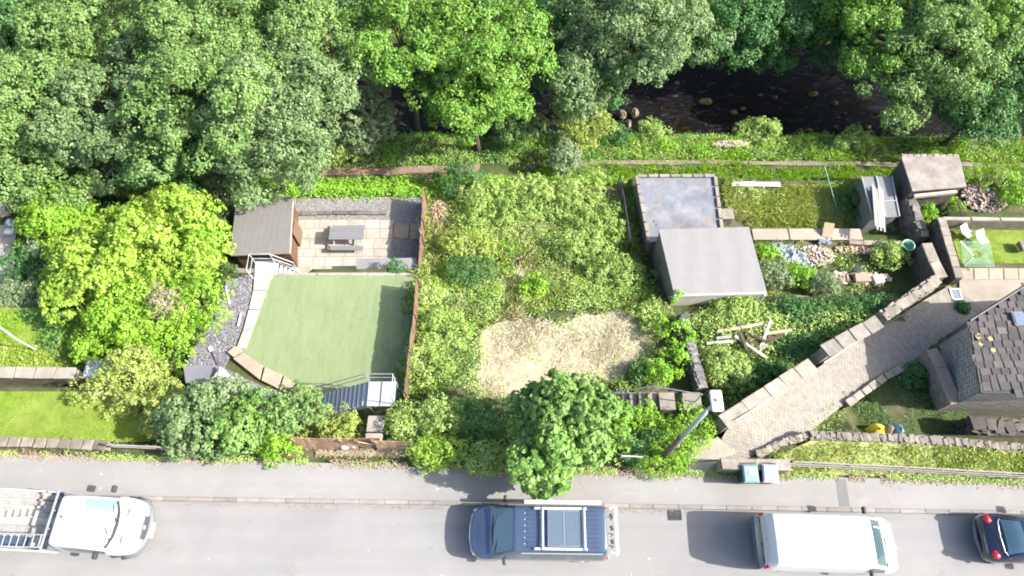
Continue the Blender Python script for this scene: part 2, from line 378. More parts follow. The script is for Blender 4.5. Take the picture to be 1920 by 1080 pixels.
def tree(name, label, px, py, rpx, zc, kind, seed, cat='tree', leaf=.19, lobe=None, base=None, dens=1.0, flat=.75, group=None, nl=None, per=20, spread=.26, trunk_r=.16, up=-.3, rpy=None):
    c = P(px, py, zc); r_ = rpx/PS(py, zc); ry_ = (rpy or rpx)/PS(py, zc)
    if base is None:
        bx, by = c.x, c.y
        if px > 1105 and by > 26 and zc < 1: by = max(by, 34.8)
        elif 26.0 < by < 30: by = 25.6
        elif 30 <= by < 34.6: by = 34.8
    else: bx, by = base
    gz = hz(bx, by)
    root = thing(name, label, cat, (bx, by, gz), group)
    lobe = lobe or r_*.32; nl = nl or int(26+r_*5)
    ncl = int(20*dens*(lobe/.8)**2/(spread/.26)**2)+3
    if cat == 'tree' and r_ > 2: lobe, nl, ncl = r_*.27, int(nl*.85), int(ncl*.8)
    V, lc = canopy(c, (r_, ry_, r_*flat), nl, lobe, ncl, leaf, per, seed, up=up, spread=spread)
    root_o = np.array(root['_o'])
    crown_name = 'crown' if cat == 'tree' else 'foliage'
    o = bpy.data.objects.new(crown_name, leafmesh(crown_name, V-root_o, LEAF[kind])); C.objects.link(o); o.parent = root
    m = MB(); top = Vector(c)-Vector((0, 0, r_*.1)); b = Vector((bx, by, gz-.1))
    mid = b.lerp(top, .5)+Vector((random.uniform(-.2, .2), random.uniform(-.2, .2), .2))
    m.tube([b, b.lerp(mid, .5), mid, top], [trunk_r*1.3, trunk_r, trunk_r*.8, trunk_r*.45], 8)
    for k in range(0, len(lc), max(1, len(lc)//14)):
        t = random.uniform(.45, .95); s_ = mid.lerp(top, t-.2) if t > .5 else b.lerp(mid, t+.3); e = Vector(lc[k])
        m.tube([s_, s_.lerp(e, .5)+Vector((0, 0, .15*r_)), e], [trunk_r*.4, trunk_r*.28, trunk_r*.1], 5)
    m.build('trunk' if cat == 'tree' else 'stem', BARK, root, smooth=True)
    return root
def shrub(label, px, py, rpx, ztop, kind, seed, name='shrub', rpy=None, leaf=.10, cat='shrub', group=None, dens=1.0, flat=None, spread=.13, **k):
    leaf *= .88; s_ = PS(py, ztop); r_ = rpx/s_; zg = hz(*P(px, py, ztop-.6).xy)
    h = max(.4, ztop-zg); rz_ = min(h*.6, r_*.9) if flat is None else flat*r_
    return tree(name, label, px, py, rpx*.95, ztop-rz_*1.0, kind, seed, cat=cat, leaf=leaf, lobe=max(.22, r_*.36), dens=dens, flat=rz_/r_, spread=spread*1.15, per=16,
                nl=int(12+r_*7), trunk_r=.05, group=group, rpy=(rpy*.95 if rpy else None), up=-.15, **k)
def cover(name, label, cat, poly_px, z, kind, n_m2, h, leaf, seed, per=5, freq=1.3, thresh=-9, blade=False, mat=None, lean_=.85, rnd=.45, pw=1.0, excl=(), lo=0.0):
    """a mass of low growth over a patch of ground; its height swells and sinks in mounds"""
    poly = W(poly_px, z) if not hasattr(poly_px[0], 'x') else poly_px
    X = [p.x for p in poly]; Y = [p.y for p in poly]; A = (max(X)-min(X))*(max(Y)-min(Y))
    r = np.random.default_rng(seed); n = int(A*n_m2/per)
    x = r.uniform(min(X), max(X), n); y = r.uniform(min(Y), max(Y), n)
    jx = x+.25*fnoise(x, y, seed, 3); jy = y+.25*fnoise(y, x, seed+2, 3)
    k = inpoly(jx, jy, poly)
    for e in excl: k &= ~inpoly(x, y, e)
    mound = fnoise(x, y, seed+5, freq)
    k &= mound > thresh
    x, y, mound = x[k], y[k], mound[k]
    hh = h*np.clip(.5+.55*mound, .05, 1.5)**pw+lo
    g = H(x, y)
    if blade:
        n = len(x); x = np.repeat(x, per)+r.normal(0, .05, n*per); y = np.repeat(y, per)+r.normal(0, .05, n*per); g = np.repeat(g, per); hh = np.repeat(hh, per)*r.uniform(.5, 1.2, n*per)
        t = r.uniform(0, 6.28, n*per); lean = r.normal(0, lean_, (n*per, 2)); wd = leaf
        b = np.stack([x, y, g-.01], 1); wv = np.stack([np.cos(t), np.sin(t), 0*t], 1)*wd*.5
        tip = b+np.stack([lean[:, 0]*hh, lean[:, 1]*hh, hh], 1); md = b+np.stack([lean[:, 0]*hh*.35, lean[:, 1]*hh*.35, hh*.6], 1)
        V = np.stack([b-wv, b+wv, md+wv*.9, tip], 1).reshape(-1, 3)
    else:
        zz = g+hh*r.uniform(.25, 1.0, len(x))
        cc = np.stack([x, y, zz], 1); off = r.normal(0, 1, (len(x), per, 3))*np.array([.11, .11, .06])
        pts = (cc[:, None, :]+off).reshape(-1, 3); nn = (off/.11*.4+np.array([0.1, -.05, .9])).reshape(-1, 3)
        V = leaves(pts, nn, leaf, seed=seed, rnd=rnd)
    o = bpy.data.objects.new(name, leafmesh(name, V, mat or LEAF[kind])); C.objects.link(o)
    o['label'] = label; o['category'] = cat; o['kind'] = 'stuff'; return o
def sheet(name, pts, mat, th=.05, bevel=0, kind='structure'):
    m = MB(); z = [p.z for p in pts]; m.prism([(p.x, p.y) for p in pts], [q-th for q in z], z)
    return m.build(name, mat, bevel=bevel, kind=kind)

# ================================================================ SETTING
g = bpy.data.objects.new('ground', fastmesh('ground', np.stack([GX.ravel(), GY.ravel(), GZ.ravel()-.03], 1), quads, M_ground, True)); C.objects.link(g); g['kind'] = 'structure'
# road and pavement
KL = [(-1200, 922), (0, 935), (330, 940), (860, 948), (1400, 957), (1920, 967), (3200, 990)]
kerb = [P(x, y, 0) for x, y in KL]
EL = [(-1200, 838), (0, 851), (280, 862), (560, 866), (940, 882), (1290, 889), (1700, 898), (1920, 906), (3200, 930)]
edge = [P(x, y, .12) for x, y in EL]
def yk(x): return float(np.interp(x, [p.x for p in kerb], [p.y for p in kerb]))
sheet('road', [Vector((-60, -14, .0)), Vector((60, -14, .0))]+[Vector((p.x, p.y, 0)) for p in kerb[::-1]], M_asph, .05)
sheet('pavement', [Vector((p.x, p.y+.155, .12)) for p in kerb]+[Vector((p.x, p.y, .12)) for p in edge[::-1]], M_pave, .3)
m = MB(); x = -33.0
while x < 33:
    L = random.uniform(.86, .96); y0, y1 = yk(x), yk(x+L)
    m.box((x+L/2, (y0+y1)/2+.075, -.01), (L-.012, .15, .28), math.atan2(y1-y0, L), jit=.003); x += L
m.build('kerb', M_kerb, bevel=.012, kind='structure')
sheet('pavement_patch', [P(1567, 898, .125), P(1586, 898, .125), P(1594, 950, .125), P(1574, 950, .125)], m_asphalt('asphalt_patch', (.15, .15, .152), .2), .004)
# gully grate
t = thing('drain_grate', 'iron drain grate at the kerb between the navy van and the white van', 'drain', P(1265, 966, 0)+Vector((0, 0, .001)))
m = MB(); gx, gy = P(1265, 966, 0).xy
for dx, dy, sx, sy in ((0, .17, .5, .03), (0, -.17, .5, .03), (-.24, 0, .03, .31), (.24, 0, .03, .31)): m.box((gx+dx, gy+dy, .012), (sx, sy, .02))
for k in range(6): m.box((gx-.18+k*.072, gy, .01), (.028, .31, .014))
m.box((gx, gy, .008), (.45, .025, .014)); m.build('grate', M_dark, t)
m = MB(); m.box((gx, gy, .001), (.46, .31, .003)); m.build('sump', M_black, t)
# leaf litter in the gutter and against the walls
r = np.random.default_rng(5)
def litter(name, label, path, n, sd, z, size=.05, mat='brown', seed=3):
    r = np.random.default_rng(seed); q = []
    seg = [(path[i], path[i+1]) for i in range(len(path)-1)]; L = np.array([(b-a).length for a, b in seg]); L = L/L.sum()
    for k in r.choice(len(seg), n, p=L):
        a, b = seg[k]; t_ = r.random(); p = a.lerp(b, t_); q.append((p.x+r.normal(0, sd*.3), p.y+r.normal(0, sd), z+r.uniform(0.004, .02)))
    q = np.array(q); dens = fnoise(q[:, 0], q[:, 1], seed, 1.1); q = q[dens > -.25]
    o = bpy.data.objects.new(name, leafmesh(name, leaves(q, np.tile([0, 0, 1.], (len(q), 1)), size, rnd=.35, seed=seed), LEAF[mat] if isinstance(mat, str) else mat)); C.objects.link(o)
    o['label'] = label; o['category'] = 'leaf litter'; o['kind'] = 'stuff'
litter('fallen_leaves', 'dry brown leaf litter in the gutter along the kerb', [P(x, y+4, 0) for x, y in ((330, 941), (860, 949), (1400, 958))], 1500, .05, 0, .035)
litter('fallen_leaves', 'brown litter and soil at the back edge of the pavement', [Vector((p.x, p.y, .12)) for p in edge[1:-1]], 9000, .10, .12, .06, seed=8)
litter('fallen_leaves', 'few leaf bits scattered over the pavement under the sapling', [P(850, 905, .12), P(1150, 915, .12)], 300, .35, .12, .04, 'olive', seed=9)
litter('fallen_leaves', 'dry litter at the foot of the orange street fence', [Vector((-7.6, 5.74, .0)), Vector((-3.4, 5.7, .0))], 2600, .08, .02, .05, seed=88)
litter('weeds', 'green weeds along the back edge of the pavement', [Vector((p.x, p.y+.04, .12)) for p in edge[1:-1]], 6000, .07, .15, .07, 'bramble', seed=12)
litter('fallen_leaves', 'fallen leaves along the shaded edge of the artificial lawn', [P(762, 530, -2), P(748, 640, -2), P(730, 735, -2)], 260, .22, -1.995, .05, 'olive', seed=21)
# river
sw = N('river_water'); p_ = sw.pos(); nz_ = sw.noise(sw.mapping(p_, .15, (.7, 1.5, 1)), 2.2, 8, .72, .6)
foam = sw.ramp(sw.noise(sw.mapping(p_, .1, (.6, 1.6, 1)), 1.9, 8, .78, 1.2), [(.34, (.03, .018, .007)), (.46, (.005, .004, .003)), (.55, (.006, .006, .007)), (.64, (.04, .045, .052)), (.74, (.22, .235, .26))])
sw.bump(nz_, .55, .12); M_water = sw.col(foam, .16, 0, .07)
sheet('river', [Vector((-60, 25.6, -7.3)), Vector((60, 25.6, -7.3)), Vector((60, 36.5, -7.3)), Vector((-60, 36.5, -7.3))], M_water, .02)
# boulders in the river
M_boulder = worn('mossy_boulder', (.15, .12, .06), .5, 3, 12, .8, .5, .5, c2=(.24, .21, .07))
def rock(c, r3, seed, n=10):
    m = MB(); rr = random.Random(seed); vs_ = []; fs = []
    for i in range(n//2+1):
        ph = math.pi*i/(n//2)
        for k in range(n):
            t_ = 2*math.pi*k/n; q = rr.uniform(.8, 1.15)
            vs_.append((c[0]+r3[0]*math.sin(ph)*math.cos(t_)*q, c[1]+r3[1]*math.sin(ph)*math.sin(t_)*q, c[2]+r3[2]*math.cos(ph)*q))
            if i: fs.append(((i-1)*n+k, i*n+k, i*n+(k+1) % n, (i-1)*n+(k+1) % n))
    return m.add(vs_, fs)
RK = [(1322, 192, 13, 'ochre mossy boulder, largest of those in the left half of the river'), (1375, 212, 8, 'small ochre boulder just below the larger mossy one in the river'),
      (1392, 205, 6, 'little yellow stone right of the small ochre boulder in midstream'), (1452, 185, 6, 'small brown stone in the middle of the river, upper of two'),
      (1424, 180, 5, 'tiny stone near the foam in the middle of the river'), (1523, 178, 11, 'brown boulder alone in the centre of the river'),
      (1563, 195, 8, 'pale brown boulder right of the central river boulder'), (1582, 214, 5, 'small stone by the near bank right of centre in the river'),
      (1656, 216, 15, 'large flat boulder under the overhanging tree at right'), (1515, 245, 8, 'brown stone at the near bank of the river'),
      (1500, 247, 7, 'stone at the near bank left of its twin'), (1545, 250, 7, 'low stone at the foot of the near bank'), (1565, 240, 6, 'grey stone just off the near bank'),
      (1238, 148, 8, 'submerged pale stone below the far bank at left'), (1268, 157, 6, 'dim stone near the far bank beside the fallen branch'), (1625, 240, 7, 'rounded stone by the near bank towards the right')]
for i, (x, y, rr, lb) in enumerate(RK):
    c = P(x, y, -7.38); a = rr/PS(y, -7.3); o = rock(c, (a*1.1, a*.75, .18+a*.2), i, 9).build('boulder', M_boulder, smooth=True)
    tag(o, lb, 'boulder', 'boulders in the river')
for i, (x, y, a, b) in enumerate([(1168, 215, 9, 'left'), (1190, 212, 9, 'right'), (1178, 232, 8, 'front')]):
    c = P(x, y, -6.9); k = a/PS(y, -7); o = rock(c, (k*.8, k*1.1, .3), i+50, 8).build('bank_rock', worn('bank_rock%d' % i, (.27, .22, .15), .5, 4, 15, .9, .5))
    tag(o, {'left': 'upright brown rock at the sunlit river edge, left one', 'right': 'brown rock at the sunlit river edge beside the water', 'front': 'front brown rock of the three at the sunlit river edge'}[b], 'rock')
# foot path
def strip(name, pts, wd, z_off, mat, sub=6):
    q = [];
    for i in range(len(pts)-1):
        for k in range(sub): q.append(Vector(pts[i]).lerp(Vector(pts[i+1]), k/sub))
    q.append(Vector(pts[-1])); m = MB(); vs_ = []; fs = []
    for i, p in enumerate(q):
        d = (q[min(i+1, len(q)-1)]-q[max(i-1, 0)]); nrm = Vector((-d.y, d.x, 0)).normalized(); w2 = wd/2*random.uniform(.75, 1.2)
        for s_ in (-1, 1):
            e = p+nrm*w2*s_; vs_.append((e.x, e.y, hz(p.x, p.y)+z_off))
        if i: fs.append((2*i-2, 2*i-1, 2*i+1, 2*i))
    return m.add([v for v in vs_], [f[::-1] for f in fs]).build(name, mat, kind='structure')
M_dirt = worn('path_dirt', (.23, .16, .12), .35, 2, 20, .95, .4, 0)
strip('path', [P(380, 322, -5.2), P(520, 322, -5.2), P(640, 320, -5.2), P(770, 319, -5.2), P(900, 316, -5.2)], .5, .05, M_dirt)
strip('path', [P(1080, 305, -5.2), P(1200, 302, -5.2), P(1400, 303, -5.2), P(1700, 306, -5.2), P(2000, 310, -5.2)], .30, .05, worn('path_grey', (.20, .17, .12), .35, 3, 20, .95, .3, 0, c2=(.25, .23, .15)))

# ---------------------------------------------------------------- artificial lawn terrace
sl_ = N('artificial_lawn'); p_ = sl_.pos()
a_ = sl_.noise(sl_.mapping(p_, .15, (2.2, .5, 1)), 1.6, 6, .7, .5); b_ = sl_.noise(p_, 60, 3, .8); c_ = sl_.noise(sl_.mapping(p_, .1, (3, 1, 1)), 5, 5, .8)
k_ = sl_.ramp(a_, [(.3, (.145, .19, .09)), (.7, (.19, .235, .125))])
k_ = sl_.mix(sl_.math('MULTIPLY', sl_.ramp(c_, [(.55, (0,)*3), (.66, (1,)*3)]), sl_.ramp(sl_.noise(p_, .45, 3), [(.42, (.12,)*3), (.6, (.8,)*3)])), k_, (.10, .10, .04))
k_ = sl_.mix(.4, k_, sl_.ramp(b_, [(.2, (.6,)*3), (.8, (1.1,)*3)]), 'MULTIPLY'); sl_.bump(b_, .4, .01)
sheet('artificial_lawn', LAWN, sl_.col(k_, .95), .06)
# retaining wall under the lawn, north side
M_ret = m_brick('retaining_block', (.36, .33, .29), (.30, .27, .23), (.2, .18, .16), .44, .21)
def wall(name, label, pts, zb, zt, th, mat, cop=None, copw=None, cat='wall', stones=.8, coph=.09, kind=None, group=None):
    """pts: world xy points; zt one height or a list; a coping of separate slabs on top"""
    pts = [Vector((p[0], p[1])) for p in pts]; n = len(pts)
    zt = [zt]*n if not hasattr(zt, '__len__') else zt; zb = [zb]*n if not hasattr(zb, '__len__') else zb
    c = pts[n//2]; root = thing(name, label, cat, (c.x, c.y, min(zb)), group)
    m = MB(); mc = MB()
    nrm = []
    for i in range(n):
        d = (pts[min(i+1, n-1)]-pts[max(i-1, 0)]).normalized(); nrm.append(Vector((-d.y, d.x)))
    vs_ = []; fs = []
    for i in range(n):
        for s_, z in ((-1, zb[i]), (-1, zt[i]), (1, zt[i]), (1, zb[i])):
            e = pts[i]+nrm[i]*th/2*s_; vs_.append((e.x, e.y, z))
        if i:
            o = 4*i
            for k in range(4): fs.append((o-4+k, o-4+(k+1) % 4, o+(k+1) % 4, o+k))
    fs += [(0, 1, 2, 3)[::-1], tuple(4*(n-1)+k for k in range(4))]
    m.add(vs_, [f[::-1] for f in fs]).build('wall_body', mat, root)
    if cop:
        for i in range(n-1):
            a = Vector((*pts[i], zt[i]+coph/2+.002)); b = Vector((*pts[i+1], zt[i+1]+coph/2+.002)); L = (b-a).length; k = max(1, round(L/stones)); 
            for j in range(k):
                mc.beam(a.lerp(b, j/k+.004), a.lerp(b, (j+1)/k-.008), copw or th+.08, coph*random.uniform(.9, 1.15), jit=.022)
        mc.build('coping', cop, root, bevel=.02)
    return root
wall('retaining_wall', 'pale block wall holding up the artificial lawn above the patio', [P(508, 517, -2).xy+Vector((-.3, .08)), P(786, 517, -2).xy+Vector((0, .08))], -4.3, -2.03, .2, M_ret, cop=M_conc, coph=.03, copw=.12, stones=2.5)
# pale edging slabs west of the lawn
M_slab = worn('sandstone_slab', (.36, .29, .22), .22, 2, 25, .85, .15, .22)
M_slab_w = worn('pale_slab', (.37, .34, .30), .2, 2, 25, .85, .15, .15)
def slabs(name, rows, mat, th=.06, gap=.02, label=None):
    m = MB()
    for q, z in rows: 
        c = sum((Vector((p[0], p[1])) for p in q), Vector((0, 0)))/len(q)
        q2 = [Vector((p[0], p[1]))+(c-Vector((p[0], p[1]))).normalized()*gap for p in q]
        m.prism(q2, z-th, z)
    return m.build(name, mat, bevel=.008, kind='structure')
rows = []
Lp = [(478, 500), (474, 545), (466, 580), (455, 620), (443, 652)]; Rp = [(510, 517), (500, 545), (487, 580), (475, 615), (460, 655)]
for i in range(len(Lp)-1): rows.append((W([Lp[i], Rp[i], Rp[i+1], Lp[i+1]], -1.93), -1.93))
slabs('paved_edge', rows, M_slab_w)
rows = []
A = [(436, 672), (459, 692), (492, 716), (522, 735), (545, 745)]; B = [(455, 660), (492, 684), (528, 706), (553, 718)]
for q in ([(436, 672), (455, 660), (493, 685), (487, 712)], [(489, 713), (496, 687), (530, 702), (521, 729)], [(523, 731), (533, 703), (551, 716), (547, 742)], [(550, 744), (552, 720), (592, 722), (590, 746)], [(425, 660), (440, 648), (458, 655), (437, 670)]):
    rows.append((W(q, -1.85), -1.85))
slabs('stone_edging', rows, M_slab, .25, .025)
# slate chippings bed
def chips(name, label, poly, z, n, size, mat, seed, lift=.03):
    r = np.random.default_rng(seed); X = [p.x for p in poly]; Y = [p.y for p in poly]
    x = r.uniform(min(X), max(X), n); y = r.uniform(min(Y), max(Y), n); k = inpoly(x, y, poly); x, y = x[k], y[k]
    pts = np.stack([x, y, np.full(len(x), z)+r.uniform(.0, lift, len(x))], 1)
    o = bpy.data.objects.new(name, leafmesh(name, leaves(pts, np.tile([0, 0, 1.], (len(x), 1)), size, .8, .35, seed), mat)); C.objects.link(o)
    o['kind'] = 'stuff'; o['label'] = label; o['category'] = 'stones'; return o
def m_chips(name, cols):
    s = N(name); return s.col(s.ramp(s.island(), [(i/(len(cols)-1), c) for i, c in enumerate(cols)]), .8)
M_slate = m_chips('slate_chips', [(.07, .07, .08), (.14, .13, .15), (.21, .20, .225), (.34, .33, .34)])
M_gravel = m_chips('gravel_chips', [(.10, .098, .10), (.18, .175, .175), (.25, .245, .235), (.36, .35, .33)])
SL = W([(425, 525), (474, 515), (470, 560), (452, 620), (440, 650), (420, 690), (452, 706), (500, 728), (590, 742), (590, 765), (480, 765), (350, 745), (345, 690), (370, 640), (400, 600)], -2)
sheet('slate_bed', [Vector((p.x, p.y, -2.0)) for p in SL], worn('slate_base', (.17, .16, .18), .3, 3, 25, .9, .3, 0), .05)
chips('slate_chippings', 'purple grey slate chippings left of the pale edging', SL, -2.0, 14000, .07, M_slate, 4)
for a, b, lb in (((423, 537), (431, 570), 'pale plank lying on the slate chippings near the shed'),):
    tag(MB().beam(P(*a, -1.93), P(*b, -1.93), .07, .05).build('plank', M_white), lb, 'plank')
tag(MB().beam(P(452, 588, -1.9), P(446, 612, -1.9), .06, .05).build('plank', M_white), 'short white batten against the edging beside the slate bed', 'plank')
t = thing('garden_spade', 'small spade lying across the slate chippings below the big bush', 'spade', P(400, 668, -1.95))
MB().beam(P(396, 655, -1.93), P(408, 684, -1.93), .035, .035).build('handle', M_wood_d, t); MB().beam(P(393, 650, -1.92), P(397, 658, -1.92), .16, .02).build('blade', M_white, t)
# patio
sheet('patio_base', W([(440, 372), (792, 372), (786, 534), (440, 534)], -4.24), worn('mortar', (.26, .23, .2), .3), .03)
rows = []; r_ = random.Random(2); x0, y0, x1, y1 = P(545, 516, -4.2).x, P(600, 516, -4.2).y, P(736, 430, -4.2).x, P(600, 412, -4.2).y
y = y0+.02
while y < y1-.1:
    hh = r_.choice([.45, .6, .6]); x = x0-r_.uniform(0, .5)
    while x < x1:
        ww = r_.choice([.6, .9, .75]); xe = min(x+ww, x1)
        if xe-x > .1: rows.append(([(x, y), (xe, y), (xe, min(y+hh, y1)), (x, min(y+hh, y1))], -4.2+r_.uniform(-.004, .004)))
        x += ww
    y += hh
slabs('patio', rows, worn('patio_slab', (.37, .338, .285), .25, 1.6, 22, .85, .12, .12), .03, .012)
rows = [([Vector(v) for v in W(q, -4.17)], -4.17) for q in ([(738, 418), (768, 420), (766, 448), (738, 446)], [(770, 420), (786, 420), (785, 449), (768, 449)])]
slabs('patio_step', rows, M_slab, .06)
GR = W([(550, 372), (796, 368), (790, 420), (736, 420), (736, 412), (550, 412)], -4.2)
sheet('gravel_bed', [Vector((p.x, p.y, -4.215)) for p in GR], worn('gravel_base', (.25, .24, .24), .3, 3, 25, .9, .3, 0), .02)
chips('gravel', 'grey gravel along the north edge of the patio', GR, -4.215, 9000, .05, M_gravel, 6, .02)
GR2 = W([(733, 450), (786, 450), (783, 486), (728, 484)], -4.2)
sheet('gravel_bed', [Vector((p.x, p.y, -4.212)) for p in GR2], worn('gravel_base2', (.2, .2, .21), .3, 3, 25, .9, .3, 0), .02)
chips('gravel', 'grey gravel square beside the leaning fence', GR2, -4.212, 1800, .05, M_gravel, 7, .02)
m = MB()
for k in range(12):
    a = P(552, 401-.3*k, -4.2).lerp(P(725, 400, -4.2), k/12); b = P(552, 401, -4.2).lerp(P(725, 400, -4.2), (k+1)/12); m.beam(a+Vector((.01, 0, .04)), b-Vector((.02, 0, -.04)), .22, .12, jit=.012)
tag(m.build('stone_kerb', M_rubble, bevel=.01), 'low stone kerb between the patio slabs and the gravel', 'kerb')

# ---------------------------------------------------------------- small buildings
def inset(poly, d):
    c = sum((Vector((p[0], p[1])) for p in poly), Vector((0, 0)))/len(poly); out = []
    for p in poly:
        q = Vector((p[0], p[1])); out.append(q+(c-q).normalized()*d*1.414)
    return out
def hut(name, label, cat, roof_px, zr, zb, wall_m, roof_m, over=.12, th=.07, fascia=None):
    q = [P(x, y, z) for (x, y), z in zip(roof_px, zr)]
    c = sum(q, Vector())/len(q); root = thing(name, label, cat, (c.x, c.y, zb))
    w_ = inset(q, over); MB().prism(w_, zb, [z-th-.003 for z in zr]).build('wall', wall_m, root)
    MB().prism([(p.x, p.y) for p in q], [p.z-th for p in q], [p.z for p in q]).build('roof', roof_m, root, bevel=.01)
    if fascia:
        m = MB()
        for i in range(len(q)):
            a, b = q[i], q[(i+1) % len(q)]; m.beam(a-Vector((0, 0, .09)), b-Vector((0, 0, .09)), .03, .13)
        m.build('fascia', fascia, root)
    return root, q
def m_felt(name, c, rot=0, lines=.6, var=.2):
    s = N(name); p = s.mapping(s.pos(), rot)
    b = s.n('ShaderNodeTexWave', wave_type='BANDS', bands_direction='X'); b.inputs['Scale'].default_value = lines; b.inputs['Distortion'].default_value = 3; b.inputs['Detail'].default_value = 4; b.inputs['Detail Scale'].default_value = 2
    s.l(p, b.inputs['Vector']); n = s.noise(s.pos(), 2.5, 6, .7); f = s.noise(s.pos(), 70, 2, .8)
    k = s.mix(s.math('MULTIPLY', b.outputs[1], .35), c, sc(c, .8)); k = s.mix(.6, k, s.ramp(n, [(.3, (1-var,)*3), (.7, (1.05,)*3)]), 'MULTIPLY')
    t = s.n('ShaderNodeTexBrick', offset=.5); t.inputs['Scale'].default_value = 1; t.inputs['Brick Width'].default_value = .95; t.inputs['Row Height'].default_value = 30; t.inputs['Mortar Size'].default_value = .008; t.inputs['Mortar Smooth'].default_value = .5; s.l(p, t.inputs['Vector'])
    k = s.mix(s.math('MULTIPLY', t.outputs[1], .35), k, sc(c, .45)); k = s.mix(s.math('MULTIPLY', s.ramp(s.noise(s.pos(), 5, 5, .8), [(.6, (0,)*3), (.68, (1,)*3)]), .3), k, (.16, .15, .09))
    k = s.mix(.4, k, s.ramp(f, [(.2, (.6,)*3), (.8, (1.1,)*3)]), 'MULTIPLY'); s.bump(f, .3, .01); return s.col(k, .88)
M_board = m_brick('shed_boards', (.15, .085, .05), (.12, .065, .04), (.04, .02, .015), 5.0, .14, 0, .01)
root, q = hut('garden_shed', 'brown wooden shed with grey felt roof at the corner of the patio', 'shed', [(443, 374), (549, 369), (543, 473), (431, 477)], [-2.7, -2.7, -2.45, -2.45], -4.3, M_board, m_felt('shed_felt', (.16, .155, .148), 0, 1.1), fascia=plain('shed_fascia', (.40, .33, .27), .7))
m = MB(); a = q[2]; m.box((a.x-.13, P(548, 440, -3).y+.4, -3.5), (.05, .85, 1.35)); m.build('door', plain('door_brown', (.14, .085, .055), .7), root)
# slate roofed stone outbuilding and garage
def m_slate_roof():
    s = N('patched_slate_roof'); p = s.pos(); n = s.noise(p, 1.0, 6, .7, .4); n2 = s.noise(p, 1.7, 8, .8, .8); n3 = s.noise(p, 14, 4, .8)
    k = s.ramp(n, [(.3, (.10, .11, .13)), (.55, (.17, .18, .205)), (.75, (.27, .275, .29))])
    k = s.mix(s.ramp(n2, [(.54, (0,)*3), (.63, (.85,)*3)]), k, (.26, .185, .12)); k = s.mix(s.ramp(s.noise(p, 2.0, 5, .7, 1), [(.66, (0,)*3), (.69, (.85,)*3)]), k, (.05, .05, .055))
    k = s.mix(.5, k, s.ramp(n3, [(.3, (.65,)*3), (.7, (1.1,)*3)]), 'MULTIPLY'); s.bump(n3, .3, .02); return s.col(k, .55)
root, q = hut('outbuilding', 'low stone outbuilding with patched blue grey roof and pale parapet behind the garage', 'outbuilding', [(1193, 331), (1340, 331), (1353, 432), (1216, 455)], [-2.9]*4, -4.7, M_stone, m_slate_roof(), over=.05)
m = MB(); W4 = [(q[0], q[1]), (q[1], q[2]), (q[3], q[0])]
for a, b in W4:
    L = (b-a).length; k = max(2, round(L/.6))
    for j in range(k): m.beam(a.lerp(b, j/k+.01)+Vector((0, 0, .06)), a.lerp(b, (j+1)/k-.01)+Vector((0, 0, .06)), .17, .10, jit=.012)
m.build('parapet', worn('parapet_stone', (.30, .265, .23), .3, 3, 20, .9, .3, .35), root, bevel=.01)
root, q = hut('garage', 'stone garage with large plain grey felt roof and white fascia', 'garage', [(1235, 430), (1404, 425), (1438, 547), (1264, 552)], [-1.75, -1.75, -1.45, -1.45], -4.3, M_stone, m_felt('garage_felt', (.225, .22, .215), .1, .3, .12), over=.06, th=.08)
m = MB(); a, b = q[3], q[2]; m.beam(a+Vector((0, -.02, -.13)), b+Vector((0, -.02, -.13)), .06, .2); m.build('fascia', M_white, root)
m = MB(); m.beam(a+Vector((.05, .0, -.75)), b+Vector((-.15, 0, -.75)), .05, .95); m.build('rendered_band', worn('cream_render', (.62, .57, .48), .2, 2, 20), root)
m = MB(); m.tube([b+Vector((-.05, -.1, -.12)), b+Vector((-.05, -.12, -2.2))], .045, 8); m.build('downpipe', M_white, root)
t = thing('stone_hutch', 'small square stone box with slab top beside the outbuilding', 'box', P(1366, 410, -4.2))
c = P(1364, 402, -3.6); MB().box((c.x, c.y, -4.0), (.52, .52, .8)).build('wall', M_stone, t); MB().box((c.x, c.y, -3.56), (.62, .62, .07), .05).build('slab', M_coping, t, bevel=.01)
# storage roof at patio
root, q = hut('storage_box', 'long grey topped storage box against the retaining wall of the patio', 'storage box', [(668, 485), (782, 483), (782, 520), (668, 522)], [-3.0, -3.0, -2.95, -2.95], -4.2, M_wood_g, m_felt('box_felt', (.20, .20, .205), 0, .2, .1), over=.04, th=.04)
# grey shed with planks on roof (right)
M_metal = m_felt('metal_roof', (.17, .175, .18), 1.57, .25, .1)
root, q = hut('tool_shed', 'grey ridged tool shed with boards laid on its roof', 'shed', [(1615, 331), (1671, 331), (1686, 406), (1636, 410)], [-2.9, -2.9, -2.7, -2.7], -4.6, worn('shed_panel', (.20, .20, .20), .3, 2, 20), M_metal, over=.06, th=.05)
m = MB()
for s_ in (0, 1): 
    a, b = (q[0], q[3]) if s_ == 0 else (q[1], q[2]); m.beam(a+Vector((0, 0, .03)), b+Vector((0, 0, .03)), .06, .05)
a = q[0].lerp(q[1], .48); b = q[3].lerp(q[2], .48); m.beam(a+Vector((0, 0, .05)), b+Vector((0, 0, .05)), .07, .06)
a = q[1].lerp(q[2], .62); b = q[0].lerp(q[3], .62).lerp(a, .5); m.beam(a+Vector((0, 0, .03)), b+Vector((0, 0, .03)), .05, .04); m.build('roof_ridge', M_steel, root)
for k in range(6):
    x_ = 1638+k*3.4; a = P(x_-2+k*.3, 346+(k % 3)*4, -2.62); b = P(x_+4, 424+(k*7 % 12), -2.5+.0*k); 
    tag(MB().beam(a, b, .075, .035).build('roof_board', worn('board%d' % k, (.33, .31, .29), .2, 6, 40, .8, .2, 0)), 'long pale board on the grey shed roof, %s' % ['at the left edge of the stack', 'second from the left edge', 'left of the middle', 'right of the middle', 'second from the right edge', 'at the right edge of the stack'][k], 'board', 'boards laid on the shed roof')
